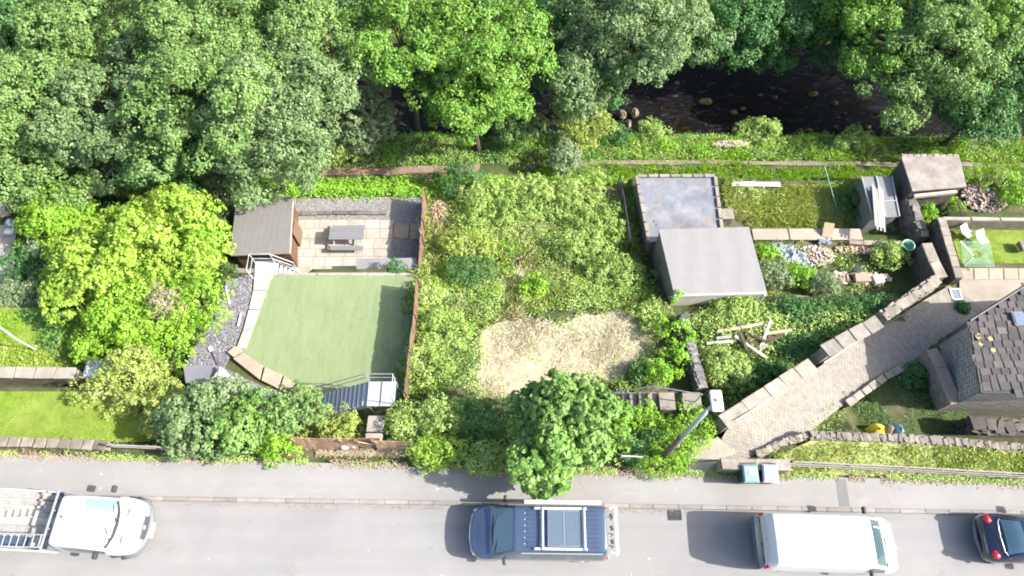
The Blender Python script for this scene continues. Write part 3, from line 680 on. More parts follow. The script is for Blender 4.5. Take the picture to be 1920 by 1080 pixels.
# stone privy with flag roof
root, q = hut('stone_store', 'square stone store with cracked pinkish concrete roof beyond the grey shed', 'outbuilding', [(1690, 293), (1799, 293), (1813, 350), (1711, 358)], [-2.3, -2.3, -2.1, -2.1], -4.9, M_stone_dark, worn('pink_concrete', (.25, .215, .19), .35, 1.5, 15, .9, .2, 0, c2=(.33, .30, .27)), over=.1, th=.1)
m = MB()
for k in range(9): a = q[0].lerp(q[1], (k+.1)/9); b = q[0].lerp(q[1], (k+.95)/9); m.beam(a+Vector((0, .05, -.04)), b+Vector((0, .05, -.04)), .16, .09, jit=.02)
m.build('verge_stones', M_coping, root)
MB().beam(q[3]+Vector((.3, -.05, -.45)), q[2]+Vector((-.35, -.05, -.40)), .14, .22, jit=.03).build('lintel', worn('pale_lintel', (.55, .48, .38), .3), root)

# ---------------------------------------------------------------- picnic table
c = P(650, 437, -3.45); t = thing('picnic_table', 'grey picnic table with attached benches on the slab patio', 'picnic table', (c.x, c.y, -4.2)); M_tab = worn('grey_table', (.17, .17, .18), .15, 6, 40, .6, .1, .12)
m = MB()
for k in range(5): m.box((c.x, c.y-.30+k*.15, -3.45), (1.75, .144, .035))
m.build('tabletop', M_tab, t, bevel=.004)
for s_ in (-1, 1):
    m = MB()
    for k in range(2): m.box((c.x, c.y+(s_*.69 if s_ < 0 else .5)+(k-.5)*.13, -3.76), (1.68, .125, .035))
    m.build('bench_seat', M_tab, t, bevel=.004)
for s_ in (-1, 1):
    m = MB(); X = c.x+s_*.68
    for u in (-1, 1): m.beam((X, c.y+u*.22, -3.48), (X, c.y+u*.58, -4.2), .04, .08)
    m.beam((X, c.y-.78, -3.8), (X, c.y+.78, -3.8), .04, .08); m.build('leg_frame', M_wood_g, t)
# ---------------------------------------------------------------- stairs
def stair(name, label, a, b, wd, n, mat, side=0, rail=None, strm=None, tread_th=.035):
    a = Vector(a); b = Vector(b); d = (b-a); h = Vector((d.x, d.y, 0)); L = h.length; h.normalize(); nrm = Vector((-h.y, h.x, 0))
    root = thing(name, label, 'stairs', (b if b.z < a.z else a))
    for k in range(n):
        p = a.lerp(b, (k+.5)/n); m = MB(); m.box(p, (L/n*.92, wd, tread_th), math.atan2(h.y, h.x)); m.build('tread', mat, root)
    for s_ in (-1, 1):
        m = MB(); m.beam(a+nrm*s_*(wd/2+.02)-Vector((0, 0, .12)), b+nrm*s_*(wd/2+.02)-Vector((0, 0, .12)), .03, .22); m.build('stringer', strm or mat, root)
    return root, h, nrm
a = P(688, 748, -.15); b = P(602, 755, -1.9); a.y = b.y = 8.15
blue_steel = plain('blue_grey_steel', (.27, .30, .33), .55, .1)
root, h, nrm = stair('metal_stairs', 'galvanised steel stairs with handrail going down to the artificial lawn', a, b, .95, 11, blue_steel, strm=M_steel)
c = P(714, 750, -.1); LX0, LX1 = P(689, 750, -.1).x, P(741, 750, -.1).x
m = MB(); m.box(((LX0+LX1)/2-.01, 8.13, -.1), (LX1-LX0, 1.02, .05)); m.build('landing', worn('galv_plate', (.38, .41, .43), .12, 3, 20, .5, .1, 0, metal=.3), root)
MB().box(((LX0+LX1)/2-.05, 8.13, -.073), (.035, 1.0, .006)).build('seam', M_dark, root)
m = MB(); zt = .85; y1_ = 8.66
for x_, z_ in ((LX0, 0), (LX1-.03, 0)): m.tube([(x_, y1_, -.6), (x_, y1_, zt)], .022, 6)
m.tube([(LX0, y1_, zt), (LX1, y1_, zt), (LX1, 7.7, zt)], .022, 6); m.tube([(LX0, y1_, .4), (LX1, y1_, .4), (LX1, 7.7, .4)], .018, 6); m.tube([(LX1, 7.7, -.5), (LX1, 7.7, zt)], .022, 6)
for zz in (.85, .42): m.tube([(LX0, y1_, zz), (b.x-.1, y1_, b.z+zz+.05)], .02, 6)
for f_ in (.33, .66, 1): m.tube([(LX0+(b.x-LX0)*f_, y1_, (b.z)*f_-.1), (LX0+(b.x-LX0)*f_, y1_, zt+(b.z+.05)*f_)], .018, 6)
for x_ in (LX0+.05, LX1-.05):
    for y_ in (7.68, 8.6): m.tube([(x_, y_, -2), (x_, y_, -.12)], .03, 6)
m.build('handrail', M_steel, root)
rows = [(W([(690, 779), (722, 779), (718, 810), (686, 810)], -.08), -.06), (W([(686, 812), (717, 812), (714, 840), (682, 840)], -.04), -.02)]
slabs('garden_path', rows, worn('path_slab', (.33, .295, .26), .25, 2, 22, .85, .2, .2), .3, .02)
# white stairs to patio
a = P(515, 501, -2.0); b = P(594, 508, -4.0); a.y = b.y = P(515, 506, -2.0).y
wst = plain('white_galvanised', (.46, .48, .50), .5, .2)
root, h, nrm = stair('metal_stairs', 'white metal stairs with railing from the lawn corner down to the patio', a, b, .85, 10, wst)
x0_, x1_ = P(478, 500, -2).x, a.x; m = MB(); m.box(((x0_+x1_)/2, a.y, -2.02), (x1_-x0_, .95, .05)); m.build('landing', wst, root)
m = MB(); yt = a.y+.36
for zz in (-1.1, -1.55): m.tube([(x0_, a.y-.45, zz), (x0_, yt, zz), (x1_, yt, zz), (x1_+.85, yt, zz-.85)], .022, 6)
for x_ in (x0_, x1_): m.tube([(x_, yt, -2.6), (x_, yt, -1.1)], .022, 6)
m.tube([(x0_, a.y-.45, -2.4), (x0_, a.y-.45, -1.1)], .022, 6); m.tube([(x1_+.85, yt, -3.3), (x1_+.85, yt, -1.95)], .02, 6)
for x_ in (x0_+.05, x1_-.05): m.tube([(x_, yt-.03, -4.2), (x_, yt-.03, -2.05)], .03, 6)
m.build('handrail', wst, root)
# stone steps from street (centre right)
root = thing('stone_steps', 'worn stone steps with metal handrails below the lamp post', 'steps', P(1240, 750, -1.2))
for k, (xa, xb) in enumerate([(1154, 1166), (1167, 1180), (1181, 1196), (1198, 1214), (1215, 1233), (1236, 1266), (1280, 1316)]):
    z = -1.55+k*.2; A_ = P(xa, 738, z); B_ = P(xb, 766, z); MB().box(((A_.x+B_.x)/2, (A_.y+B_.y)/2, z-.3), (B_.x-A_.x+.04, abs(A_.y-B_.y)+.1, .6), jit=.01).build('step', M_coping, root, bevel=.015)
m = MB(); z1 = .3
m.tube([P(1318, 740, .75), P(1226, 724, .3), P(1150, 736, -.5)], .025, 6); m.tube([P(1226, 724, .3), P(1226, 724, .3)-Vector((0, 0, 1.2))], .025, 6); m.tube([P(1316, 739, .75), P(1316, 739, .75)-Vector((0, 0, 1.2))], .025, 6); m.tube([P(1150, 736, -.5), P(1150, 736, -.5)-Vector((0, 0, 1.4))], .025, 6)
m.build('handrail', M_steel, root)

# ---------------------------------------------------------------- fences
def board_fence(name, label, pts, hgt, mat, bw=.14, gap=.008, cat='fence', posts=1.8, tilt=0, railm=None):
    pts = [Vector(p) for p in pts]; root = thing(name, label, cat, pts[len(pts)//2]); m = MB(); mp = []
    acc = 0
    for i in range(len(pts)-1):
        a, b = pts[i], pts[i+1]; L = (b-a).length; k = max(1, round(L/bw)); rz = math.atan2(b.y-a.y, b.x-a.x)
        for j in range(k):
            p = a.lerp(b, (j+.5)/k); m.box((p.x, p.y, p.z+hgt/2+random.uniform(-.02, .02)), (L/k-gap, .022, hgt), rz, 0, tilt+random.uniform(-.02, .02))
        for zz in (.25, .8):
            o_ = Vector((0, math.sin(-tilt)*hgt*(zz-.5)+(.05 if tilt else 0), hgt*zz)); m.beam(a+o_, b+o_, .05 if tilt else .06, .05)
        for j in range(int(L/posts)+1):
            p = a.lerp(b, min(1, j*posts/L)); mp.append(p)
    m.build('boards', mat, root)
    for p in mp: MB().box((p.x+.05, p.y+.05, p.z+hgt/2), (.08, .08, hgt+.06)).build('post', mat, root)
    return root
fx = lambda x, y, z: P(x, y, z).x
f1 = [P(794, 354, -2.7), P(788, 440, -2.7), P(784, 512, -2.7)]
board_fence('wooden_fence', 'orange brown board fence beside the patio and gravel', [Vector((p.x, p.y, -4.2)) for p in f1], 1.5, M_wood_o)
f2 = [P(780, 522, -.55), P(775, 590, -.55), P(766, 660, -.55), P(757, 742, -.55)]
board_fence('wooden_fence', 'orange brown board fence along the right side of the artificial lawn', [Vector((p.x, p.y, -2.0)) for p in f2], 1.45, M_wood_o)
t = MB().beam(P(781, 408, -3.2), P(789, 438, -2.6), .06, .03); tag(t.build('loose_slat', M_wood_g), 'pale loose slat leaning on the fence by the patio', 'slat')
M_fence = worn('street_boards', (.40, .26, .165), .35, 3, 30, .85, .2, .35)
e0, e1, e2, e3 = P(556, 858, 0), P(672, 857, 0), P(703, 857, 0), P(775, 862, 0)
board_fence('street_fence', 'low orange board fence left of the garden gate at the pavement', [Vector((e0.x, 5.98, .02)), Vector((e1.x, 5.94, .02))], 1.0, M_fence, bw=.11, tilt=-.2)
board_fence('street_fence', 'short orange board fence right of the garden gate', [Vector((e2.x+.1, 5.92, .02)), Vector((e3.x, 5.90, .02))], .85, M_fence, bw=.11, tilt=-.2)
t = thing('garden_gate', 'orange wooden gate at the top of the slab path', 'gate', (e1.x+.5, 5.98, .02)); m = MB()
for k in range(8): m.box((e1.x+.15+k*.105, 6.0, .5), (.1, .022, .9), 0, 0, -.2)
m.build('boards', M_wood_o, t); MB().beam((e1.x+.12, 5.96, .85), (e1.x+.95, 5.96, .2), .03, .08).build('brace', worn('pale_brace', (.52, .38, .27), .2), t)
for x_ in (e1.x+.05, e2.x+.05): MB().box((x_, 5.98, .55), (.1, .1, 1.1)).build('post', M_wood_o, t)
# metal rail fences by the street
def rails(name, label, pts, hs, posts, mat, pr=.03, w_=.05):
    pts = [Vector(p) for p in pts]; root = thing(name, label, 'railing', pts[len(pts)//2])
    for hh in hs:
        m = MB()
        for i in range(len(pts)-1): m.beam(pts[i]+Vector((0, 0, hh)), pts[i+1]+Vector((0, 0, hh)), w_, .05)
        m.build('rail', mat, root)
    tot = sum((pts[i+1]-pts[i]).length for i in range(len(pts)-1)); d = 0
    for i in range(len(pts)-1):
        L = (pts[i+1]-pts[i]).length; s_ = 0
        while s_ < L:
            p = pts[i].lerp(pts[i+1], s_/L); MB().box((p.x, p.y+.04, p.z+max(hs)/2-.05), (.09, .06, max(hs)+.15)).build('post', M_wood_d, root); s_ += posts
    return root
pr_ = [P(1486, 866, .9), P(1700, 876, .9), P(1930, 889, .9), P(2300, 905, .9)]
rails('rail_fence', 'weathered two bar rail fence on the grass strip by the pavement', [Vector((p.x, p.y, .05)) for p in pr_], (.88, .5, .2), 2.2, worn('white_rail', (.30, .28, .24), .3, 6))
pl_ = [P(200, 834, .8), P(290, 838, .8), P(340, 842, .8)]
rails('rail_fence', 'short dark rail fence beside the left street wall', [Vector((p.x, p.y, .02)) for p in pl_], (.8, .5), 1.5, M_wood_g)
pl_ = [P(1165, 855, .8), P(1205, 857, .8)]
rails('rail_fence', 'short pale metal rails showing between the hedge and the sapling', [Vector((p.x, p.y, .02)) for p in pl_], (.8, .5, .2), 1.5, M_white, w_=.03)
# ---------------------------------------------------------------- walls on the right
def pw(px, z): return [P(x, y, z).xy for x, y in px]
L0, L1, L2 = P(1355, 793, .85), P(1440, 738, .3), P(1522, 684, -.45)
wall('ramp_wall', 'pale coped stone wall beside the lower cobbled ramp', [L0.xy, L1.xy, L2.xy], [-1.2, -1.6, -2.2], [L0.z, L1.z, L2.z], .42, M_stone, cop=M_coping, copw=.62, stones=1.1)
U0, U1 = P(1545, 660, -.55), P(1648, 603, -1.25)
wall('ramp_wall', 'greyer coped stone wall beside the upper cobbled ramp', [U0.xy, U1.xy], [-2.6, -3.2], [U0.z, U1.z], .42, M_stone, cop=worn('coping_grey', (.24, .22, .19), .35, 2.5, 18, .9, .35, .25), copw=.62, stones=.9)
V0, V1, V2 = P(1656, 592, -1.35), P(1700, 563, -1.7), P(1752, 528, -2.1)
def drystone(name, label, pts, wd, zb, size, mat, cat='wall', body=None):
    """a wall of loose stones: irregular blocks stacked along a line"""
    pts = [Vector(p) for p in pts]; c = pts[len(pts)//2]; root = thing(name, label, cat, (c.x, c.y, zb)); m = MB()
    for i in range(len(pts)-1):
        a, b = pts[i], pts[i+1]; L = (b-a).length; d = (b-a).normalized(); nrm = Vector((-d.y, d.x, 0)); rz = math.atan2(d.y, d.x); s_ = 0
        while s_ < L:
            st = size*random.uniform(.7, 1.3); p = a.lerp(b, min(1, (s_+st/2)/L)); k = 0; zt = p.z
            lev = max(1, int((p.z-zb)/(size*.55)))
            for j in range(lev):
                for u in (-1, 1):
                    z_ = p.z-(j+.5)*size*.55; m.box(p+nrm*u*wd*.25*random.uniform(.85, 1.2)+Vector((0, 0, z_-p.z))+d*random.uniform(-.04, .04), (st, wd*.52, size*.52), rz+random.uniform(-.18, .18), random.uniform(-.08, .08), random.uniform(-.1, .1), jit=size*.07)
            m.box(p+Vector((random.uniform(-.04, .04), random.uniform(-.04, .04), random.uniform(0, .05))), (st, wd*random.uniform(.5, .95), size*.5), rz+random.uniform(-.4, .4), jit=size*.09)
            s_ += st*.92
    m.build('stones', mat, root, bevel=.01); return root
drystone('broken_wall', 'tumbled stone end of the ramp wall near the yard', [V0, V1, V2], .5, -3.6, .3, M_coping)
def handrail(label, pts, hgt=.9, n=3):
    pts = [Vector(p) for p in pts]; root = thing('handrail', label, 'handrail', pts[0]-Vector((0, 0, hgt)))
    MB().tube(pts, .022, 8).build('rail', M_white, root)
    for k in range(n):
        p = pts[0].lerp(pts[-1], (k+.15)/(n-.7)); MB().tube([p, p-Vector((0, 0, hgt))], .02, 6).build('post', M_white, root)
handrail('white tubular handrail along the lower cobbled ramp', [P(1381, 788, .95), P(1522, 698, -.35)])
handrail('white tubular handrail along the upper cobbled ramp', [P(1545, 680, -.5), P(1652, 612, -1.2)])
# cobbled ramp
ra = math.atan2(ruv.y, ruv.x)
M_cob = m_brick('setts', (.29, .27, .232), (.235, .218, .187), (.16, .148, .125), .19, .10, -ra+R(90), .014, .5, use_uv=False, var=.4)
m = MB(); vs_ = []; fs = []; nS = 40
def lerp_path(pts, t): 
    L = [0]
    for i in range(len(pts)-1): L.append(L[-1]+(pts[i+1]-pts[i]).length)
    s_ = t*L[-1]
    for i in range(len(pts)-1):
        if s_ <= L[i+1]: return pts[i].lerp(pts[i+1], (s_-L[i])/(L[i+1]-L[i]))
    return pts[-1].copy()
for i in range(nS+1):
    a = lerp_path(rampL, i/nS); b = lerp_path(rampR, i/nS)
    for j in range(7):
        p = a.lerp(b, j/6); vs_.append((p.x, p.y, float(ramp_z(np.array(p.x), np.array(p.y)))))
for i in range(nS):
    for j in range(6): o = i*7+j; fs.append((o, o+1, o+8, o+7))
m.add(vs_, fs).build('cobbled_ramp', M_cob, kind='structure')
cb = [P(1530, 697, -1.3), P(1597, 748, -1.35)]
m = MB(); 
for k in range(4): a = cb[0].lerp(cb[1], k/4+.01); b = cb[0].lerp(cb[1], (k+1)/4-.01); m.beam(a, b, .16, .08, jit=.01)
tag(m.build('threshold_stone', M_coping, bevel=.01), 'row of flat edging stones crossing the cobbled ramp at its bend', 'edging')
wall('low_wall', 'low stone kerb wall between the upper ramp and the sunken garden', [P(1588, 757, -1.1).xy, P(1660, 707, -1.6).xy, P(1732, 666, -2.0).xy], [-2.2, -2.4, -2.8], [-1.15, -1.65, -2.05], .22, M_stone, cop=M_coping, stones=.5)
drystone('low_wall', 'rough stones edging the weedy corner between lower ramp and grass strip', [P(1420, 852, .1), P(1475, 828, -.05), P(1520, 815, .0)], .3, -1.0, .22, M_coping)
drystone('retaining_wall', 'long rubble wall top between the grass strip and the sunken garden', [P(1520, 816, .1), P(1640, 820, .1), P(1760, 826, .1), P(1850, 835, .1), P(1940, 842, .1), P(2100, 850, .1)], .36, -2.2, .17, worn('pinkish_rubble', (.27, .235, .195), .4, 4, 18, .92, .5, .35))
wall('street_wall', 'low stone wall with slab coping behind the two wheelie bins', [P(1352, 869, 1.0).xy, P(1483, 872, 1.0).xy], -.1, .93, .32, M_stone, cop=M_coping, copw=.42, stones=1.2)
wall('garden_wall', 'tall dark stone wall west of the small green lawn', [P(1764, 408, -2.3).xy, P(1780, 460, -2.3).xy, P(1799, 522, -2.3).xy], -5.2, -2.35, .3, M_stone_dark, cop=M_coping, stones=.6)
wall('garden_wall', 'thin pale wall along the north edge of the small green lawn', [P(1768, 409, -2.6).xy, P(1930, 411, -2.6).xy, P(2050, 412, -2.6).xy], -4.8, -2.7, .2, M_stone, cop=M_conc, stones=1.5, copw=.2)
drystone('broken_wall', 'curving tumbled stone wall from the stone store southwards', [P(1706, 368, -2.8), P(1720, 405, -2.8), P(1731, 440, -2.9)], .5, -4.8, .3, worn('light_rubble', (.24, .215, .185), .4, 5, 18, .92, .5, .5))
wall('garden_wall', 'dark stone wall with stepped pale coping beside the passage', [P(1738, 455, -2.2).xy, P(1752, 490, -2.2).xy, P(1768, 520, -2.2).xy], -4.6, -2.3, .4, M_stone_dark, cop=M_coping, stones=.8, copw=.5)
drystone('dry_stone_wall', 'grey dry stone wall running down from the garage to the steps', [P(1281, 588, -1.7), P(1292, 630, -1.6), P(1303, 675, -1.4), P(1318, 725, -1.2)], .42, -2.7, .15, worn('grey_rubble', (.26, .25, .24), .5, 5, 18, .92, .5, .6))
wall('slab_wall', 'broad pale concrete slab wall across the cluttered garden', [P(1410, 440, -3.6).xy, P(1616, 440, -3.6).xy], -4.8, -3.62, .55, M_stone, cop=worn('pale_concrete', (.35, .30, .24), .25, 2, 20), stones=2.0, copw=.66)
wall('slab_wall', 'thin white edge slab behind the outbuilding grass', [P(1372, 343, -4.0).xy, P(1465, 344, -4.0).xy], -4.8, -4.1, .18, M_conc, cop=M_white, stones=1.3, coph=.04)
wall('brick_edging', 'pinkish brick edging wall behind the rubbish in the cluttered garden', [P(1590, 456, -3.5).xy, P(1700, 459, -3.5).xy], -3.8, -3.45, .2, worn('brick_red', (.42, .25, .16), .3, 4), cop=M_coping, copw=.24)
# yard
slabs('yard', [(W([(1798, 502), (1925, 503), (1990, 503), (1990, 560), (1840, 590), (1800, 560)], -2.95), -2.95)], worn('yard_concrete', (.28, .245, .20), .3, 1.2, 20, .9, .2, 0), .1, 0)
rows = []
for k in range(9): rows.append((W([(1798+k*28, 503), (1825+k*28, 503), (1825+k*28, 524), (1799+k*28, 524)], -2.93), -2.93+.01*(k % 2)))
slabs('yard_flags', rows, M_slab, .03, .01)
slabs('yard_lower', [(W([(1745, 560), (1800, 545), (1850, 585), (1838, 620), (1790, 650), (1745, 640)], -2.9), -2.9)], M_cob, .1, 0)
slabs('gateway_paving', [(W([(1292, 826), (1345, 822), (1350, 862), (1290, 868)], .1), .13), (W([(1290, 868), (1346, 864), (1350, 890), (1290, 890)], .12), .14)], worn('pale_flag', (.34, .305, .25), .25, 2, 20), .25, .01)
slabs('gateway_step', [(W([(1330, 828), (1345, 818), (1380, 850), (1352, 862)], .05), .06)], worn('flag', (.40, .35, .28), .25, 2, 20), .3, .01)
t = MB(); c = P(1793, 551, -2.8)
root = thing('framed_panel', 'white framed dark panel lying on the yard paving', 'panel', (c.x, c.y, -2.9)); 
m.v, m.f = [], []
for dx, dy, sx, sy in ((0, .27, .5, .06), (0, -.27, .5, .06), (-.22, 0, .06, .5), (.22, 0, .06, .5)): m.box((c.x+dx, c.y+dy, -2.83), (sx, sy, .05))
m.build('frame', M_white, root); MB().box((c.x, c.y, -2.85), (.4, .5, .04)).build('pane', plain('slate_pane', (.17, .19, .22), .3), root)
# ---------------------------------------------------------------- the house at right
hr = [P(1820, 604, .55), P(1842, 737, .9), P(2100, 745, .9), Vector((28, 12.9, .55)), P(1925, 537, .55)]
n_ = (hr[1]-hr[0]).cross(hr[4]-hr[0])
for k in (2, 3): hr[k].z = hr[0].z-(n_.x*(hr[k].x-hr[0].x)+n_.y*(hr[k].y-hr[0].y))/n_.z
root = thing('stone_house', 'stone house with dark stone slate roof at the right edge', 'house', (hr[0].x+2, hr[0].y-2, -3))
wl = inset([(p.x, p.y) for p in hr], .1); MB().prism(wl, -3.1, [p.z-.12 for p in hr]).build('wall', m_brick('house_stone', (.40, .385, .34), (.32, .305, .27), (.10, .09, .08), .42, .16, 0, .02), root)
MB().prism([(p.x, p.y) for p in hr], [p.z-.11 for p in hr], [p.z-.03 for p in hr]).build('roof_deck', M_dark, root)
mt = MB(); poly = [(p.x, p.y) for p in hr]; ymin = min(p[1] for p in poly); ymax = max(p[1] for p in poly); nr = 0; y = ymin-.02
plane_n = n_; 
def rz_at(x, y): return hr[0].z-(plane_n.x*(x-hr[0].x)+plane_n.y*(y-hr[0].y))/plane_n.z
while y < ymax:
    hh = .30; x = hr[0].x-.6+random.uniform(0, .3)
    while x < hr[2].x:
        ww = random.uniform(.26, .46); cx_, cy_ = x+ww/2, y+hh/2
        if inpoly(np.array([cx_]), np.array([cy_]), poly)[0]:
            mt.box((cx_, cy_, rz_at(cx_, cy_)+.015), (ww-.012, hh+.05, .03), random.uniform(-.006, .006), 0, R(2.4), jit=.003)
        x += ww
    y += hh
s = N('stone_slates'); p_ = s.pos(); k_ = s.ramp(s.island(), [(0, (.05, .047, .047)), (.5, (.072, .067, .066)), (.85, (.09, .08, .077)), (1, (.12, .105, .095))]); k_ = s.mix(.7, k_, s.ramp(s.noise(p_, 5, 6, .8), [(.3, (.55,)*3), (.7, (1.2,)*3)]), 'MULTIPLY')
k_ = s.mix(s.ramp(s.noise(p_, 3.1, 3, .5), [(.74, (0,)*3), (.77, (1,)*3)]), k_, (.22, .19, .11)); s.bump(s.noise(p_, 20), .4, .02); M_slates = s.col(k_, .9)
mt.build('slates', M_slates, root)
m = MB()
for (x, y, rr) in ((1835, 630, .13), (1856, 636, .12), (1838, 646, .10), (1860, 658, .11)):
    c = P(x, y, .7); c.z = rz_at(c.x, c.y)+.05; q = [(c.x+rr*random.uniform(.7, 1.1)*math.cos(k*.7), c.y+rr*random.uniform(.7, 1.1)*math.sin(k*.7)) for k in range(9)]; m.prism(q, c.z-.02, c.z)
m.build('lichen', plain('lichen', (.33, .26, .12), .95), root)
m = MB(); m.tube([hr[0]+Vector((-.03, .06, 0)), hr[4]+Vector((0, .06, 0))], .065, 8); m.build('gutter', M_black, root)
MB().beam(hr[0]+Vector((-.04, 0, -.0)), hr[1]+Vector((-.04, 0, 0)), .07, .09).build('verge', M_dark, root)
c = P(1910, 598, .75); c.z = rz_at(c.x, c.y)+.08; f_ = MB().box(c, (.5, .62, .08), 0).build('skylight', plain('skylight_frame', (.12, .13, .15), .5), root); MB().box(c+Vector((0, 0, .05)), (.4, .52, .02)).build('pane', plain('sky_glass', (.12, .16, .21), .2, 0, .4), f_)
wall('house_side_wall', 'pinkish coped wall with tall coping slabs beside the house', [P(1746, 655, -.95).xy, P(1765, 690, -.9).xy, P(1792, 757, -.85).xy], -3, [-1.0, -.95, -.9], .4, M_stone, cop=worn('pink_coping', (.33, .26, .205), .25, 2.5, 18, .9, .3, .2), copw=.5, stones=1.4)
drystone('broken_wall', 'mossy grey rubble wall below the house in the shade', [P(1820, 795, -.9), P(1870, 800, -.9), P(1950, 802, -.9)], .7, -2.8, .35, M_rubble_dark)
# left garden walls
wall('garden_wall', 'pale coped wall between the two lawns at the left', [P(-200, 703, -1.5).xy, P(0, 703, -1.5).xy, P(150, 705, -1.5).xy], -2.6, -1.2, .42, M_stone, cop=M_conc, copw=.5, stones=.9)
wall('street_wall', 'low stone wall with pale coping at the left end of the pavement', [P(-200, 822, .3).xy, P(90, 831, .3).xy, P(200, 836, .3).xy], -.8, .3, .3, M_stone, cop=worn('earthy_coping', (.27, .235, .19), .45, 3, 16, .95, .4, .5), stones=.5)
# ---------------------------------------------------------------- glass house, lean-to, panels
root = thing('cold_frame', 'small glass and aluminium frame house beside the bush at left', 'greenhouse', P(190, 695, -2.2)); g0, g1, g2, g3 = P(155, 708, -1.1), P(166, 675, -1.1), P(228, 678, -1.1), P(216, 712, -1.1)
sg = N('greenhouse_glass'); sg.b.inputs['Alpha'].default_value = .38; M_gg = sg.col((.55, .6, .6), .12, 0, .6)
MB().prism([(p.x, p.y) for p in (g0, g1, g2, g3)], -1.12, -1.1).build('glass_roof', M_gg, root)
m = MB()
for a, b in ((g0, g1), (g1, g2), (g2, g3), (g3, g0), (g0.lerp(g3, .15), g1.lerp(g2, .15)), (g0.lerp(g3, .5), g1.lerp(g2, .5)), (g0.lerp(g3, .8), g1.lerp(g2, .8))): m.beam(a, b, .04, .04)
for a in (g0, g1, g2, g3): m.tube([a, a-Vector((0, 0, 1.1))], .02, 6)
m.build('frame', M_steel, root)
root, q = hut('lean_to', 'small dark felt roofed lean-to hidden under the shrubs', 'shed', [(343, 686), (405, 684), (402, 718), (348, 718)], [-.9, -.9, -.8, -.8], -2.1, M_wood_d, m_felt('dark_felt', (.16, .165, .18), 0, .3), over=.06, th=.04)
t = thing('white_panel', 'upright white panel standing at the end of the dark lean-to', 'panel', P(408, 712, -2)); MB().prism([P(404, 735, -.6).xy, P(402, 705, -.6).xy, P(412, 686, -.6).xy, P(416, 690, -.6).xy], -2, -.6).build('board', M_white, t)
MB().beam(P(400, 742, -.58), P(413, 687, -.55), .05, .05).build('cap', M_wood_g, t)
# left edge clutter
t = thing('washing_pole', 'white metal pole leaning over the left lawn', 'pole', P(0, 612, -2.2)); MB().tube([P(-30, 592, -.6), P(31, 636, -.9)], .035, 8).build('pole', M_white, t)
MB().tube([P(30, 635, -.9), P(30, 635, -.9)-Vector((0, 0, 1.4))], .03, 8).build('leg', M_white, t)
sheet('yard_slab', W([(-300, 440), (30, 420), (24, 560), (-300, 570)], -3.38), worn('left_yard', (.42, .38, .34), .3, 2, 20), .05)
t = thing('tarpaulin', 'grey blue tarpaulin bundle with a white sheet at the left edge', 'tarpaulin', P(22, 430, -3.3))
rock(P(24, 420, -3.0), (.35, .3, .3), 71).build('bundle', plain('blue_grey_cloth', (.2, .23, .28), .7), t, smooth=True); rock(P(18, 434, -2.9), (.28, .2, .16), 72).build('white_sheet', M_white, t, smooth=True)
tag(MB().box(P(2, 388, -3.1), (.7, .9, .5), .2, jit=.03).build('cardboard_box', worn('buff_box', (.55, .47, .38), .2)), 'buff box standing on the slab at the far left edge', 'box')
tag(MB().beam(P(-20, 500, -3.0), P(36, 477, -3.2), .12, .06).build('beam', M_wood_g), 'pale beam lying across the left edge yard', 'beam')
# ---------------------------------------------------------------- right garden things
def chair(label, px, py, rz):
    c = P(px, py, -3.1); t = thing('garden_chair', label, 'chair', (c.x, c.y, -3.5), None, rz); M_ = M_white
    MB().box((0, -.05, .40), (.46, .40, .04)).build('seat', M_, t, bevel=.01); MB().box((0, .27, .52), (.46, .36, .035), 0, 0, R(38)).build('backrest', M_, t, bevel=.01)
    for x in (-.2, .2):
        for y in (-.2, .2): MB().tube([(x, y, 0), (x, y, .41)], .018, 6).build('leg', M_, t)
chair('white garden chair on the small lawn, the one further from the airer', 1813, 436, .6); chair('white garden chair on the small lawn next to the green airer', 1841, 448, .35)
t = thing('rotary_airer', 'square green lined clothes airer standing open on the small lawn', 'clothes airer', P(1833, 475, -3.5)); sgr = plain('green_line', (.32, .55, .42), .5)
A4 = [P(1801, 452, -2.3), P(1855, 454, -2.3), P(1864, 500, -2.3), P(1809, 499, -2.3)]; cc = sum(A4, Vector())/4; m = MB()
for k in range(7):
    f_ = 1-k*.11; q = [cc.lerp(p, f_) for p in A4]
    for i in range(4): m.beam(q[i], q[(i+1) % 4], .013, .012)
m.build('lines', sgr, t); m = MB()
for p in A4: m.beam(cc-Vector((0, 0, .25)), p, .03, .03)
m.build('arms', M_steel, t); MB().tube([cc-Vector((0, 0, 1.2)), cc-Vector((0, 0, .1))], .025, 8).build('pole', M_steel, t)
tag(MB().box(P(1917, 462, -3.2), (.3, .5, .3), .1, jit=.01).build('planter', M_coping, bevel=.02), 'stone planter at the right end of the small lawn', 'planter')
t = thing('swing_frame', 'thin green metal A frame standing in the long grass', 'frame', P(1568, 400, -4.4)); ap = P(1546, 312, -2.4); m = MB()
for p in (P(1530, 345, -4.4), P(1571, 398, -4.4)): m.tube([ap, p], .022, 6)
m.build('legs', plain('green_pole', (.18, .35, .28), .5), t); MB().tube([ap, ap+Vector((.15, .0, .08))], .03, 6).build('joint', M_steel, t)
t = MB(); a = P(1543, 443, -3.5); b = P(1562, 443, -3.5)
t = MB().box((P(1553, 431, -3.3)), (.5, .72, .03), -.15, 0, R(35)); tag(t.build('leaning_board', worn('tan_board', (.38, .30, .19), .15, 2, 20)), 'tan rectangular board propped on the pale slab wall', 'board')
t = thing('water_butt', 'round green tub beside the tumbled wall', 'tub', P(1704, 463, -3.7)); gp = plain('green_tub', (.10, .28, .16), .5); c = P(1704, 459, -2.9)
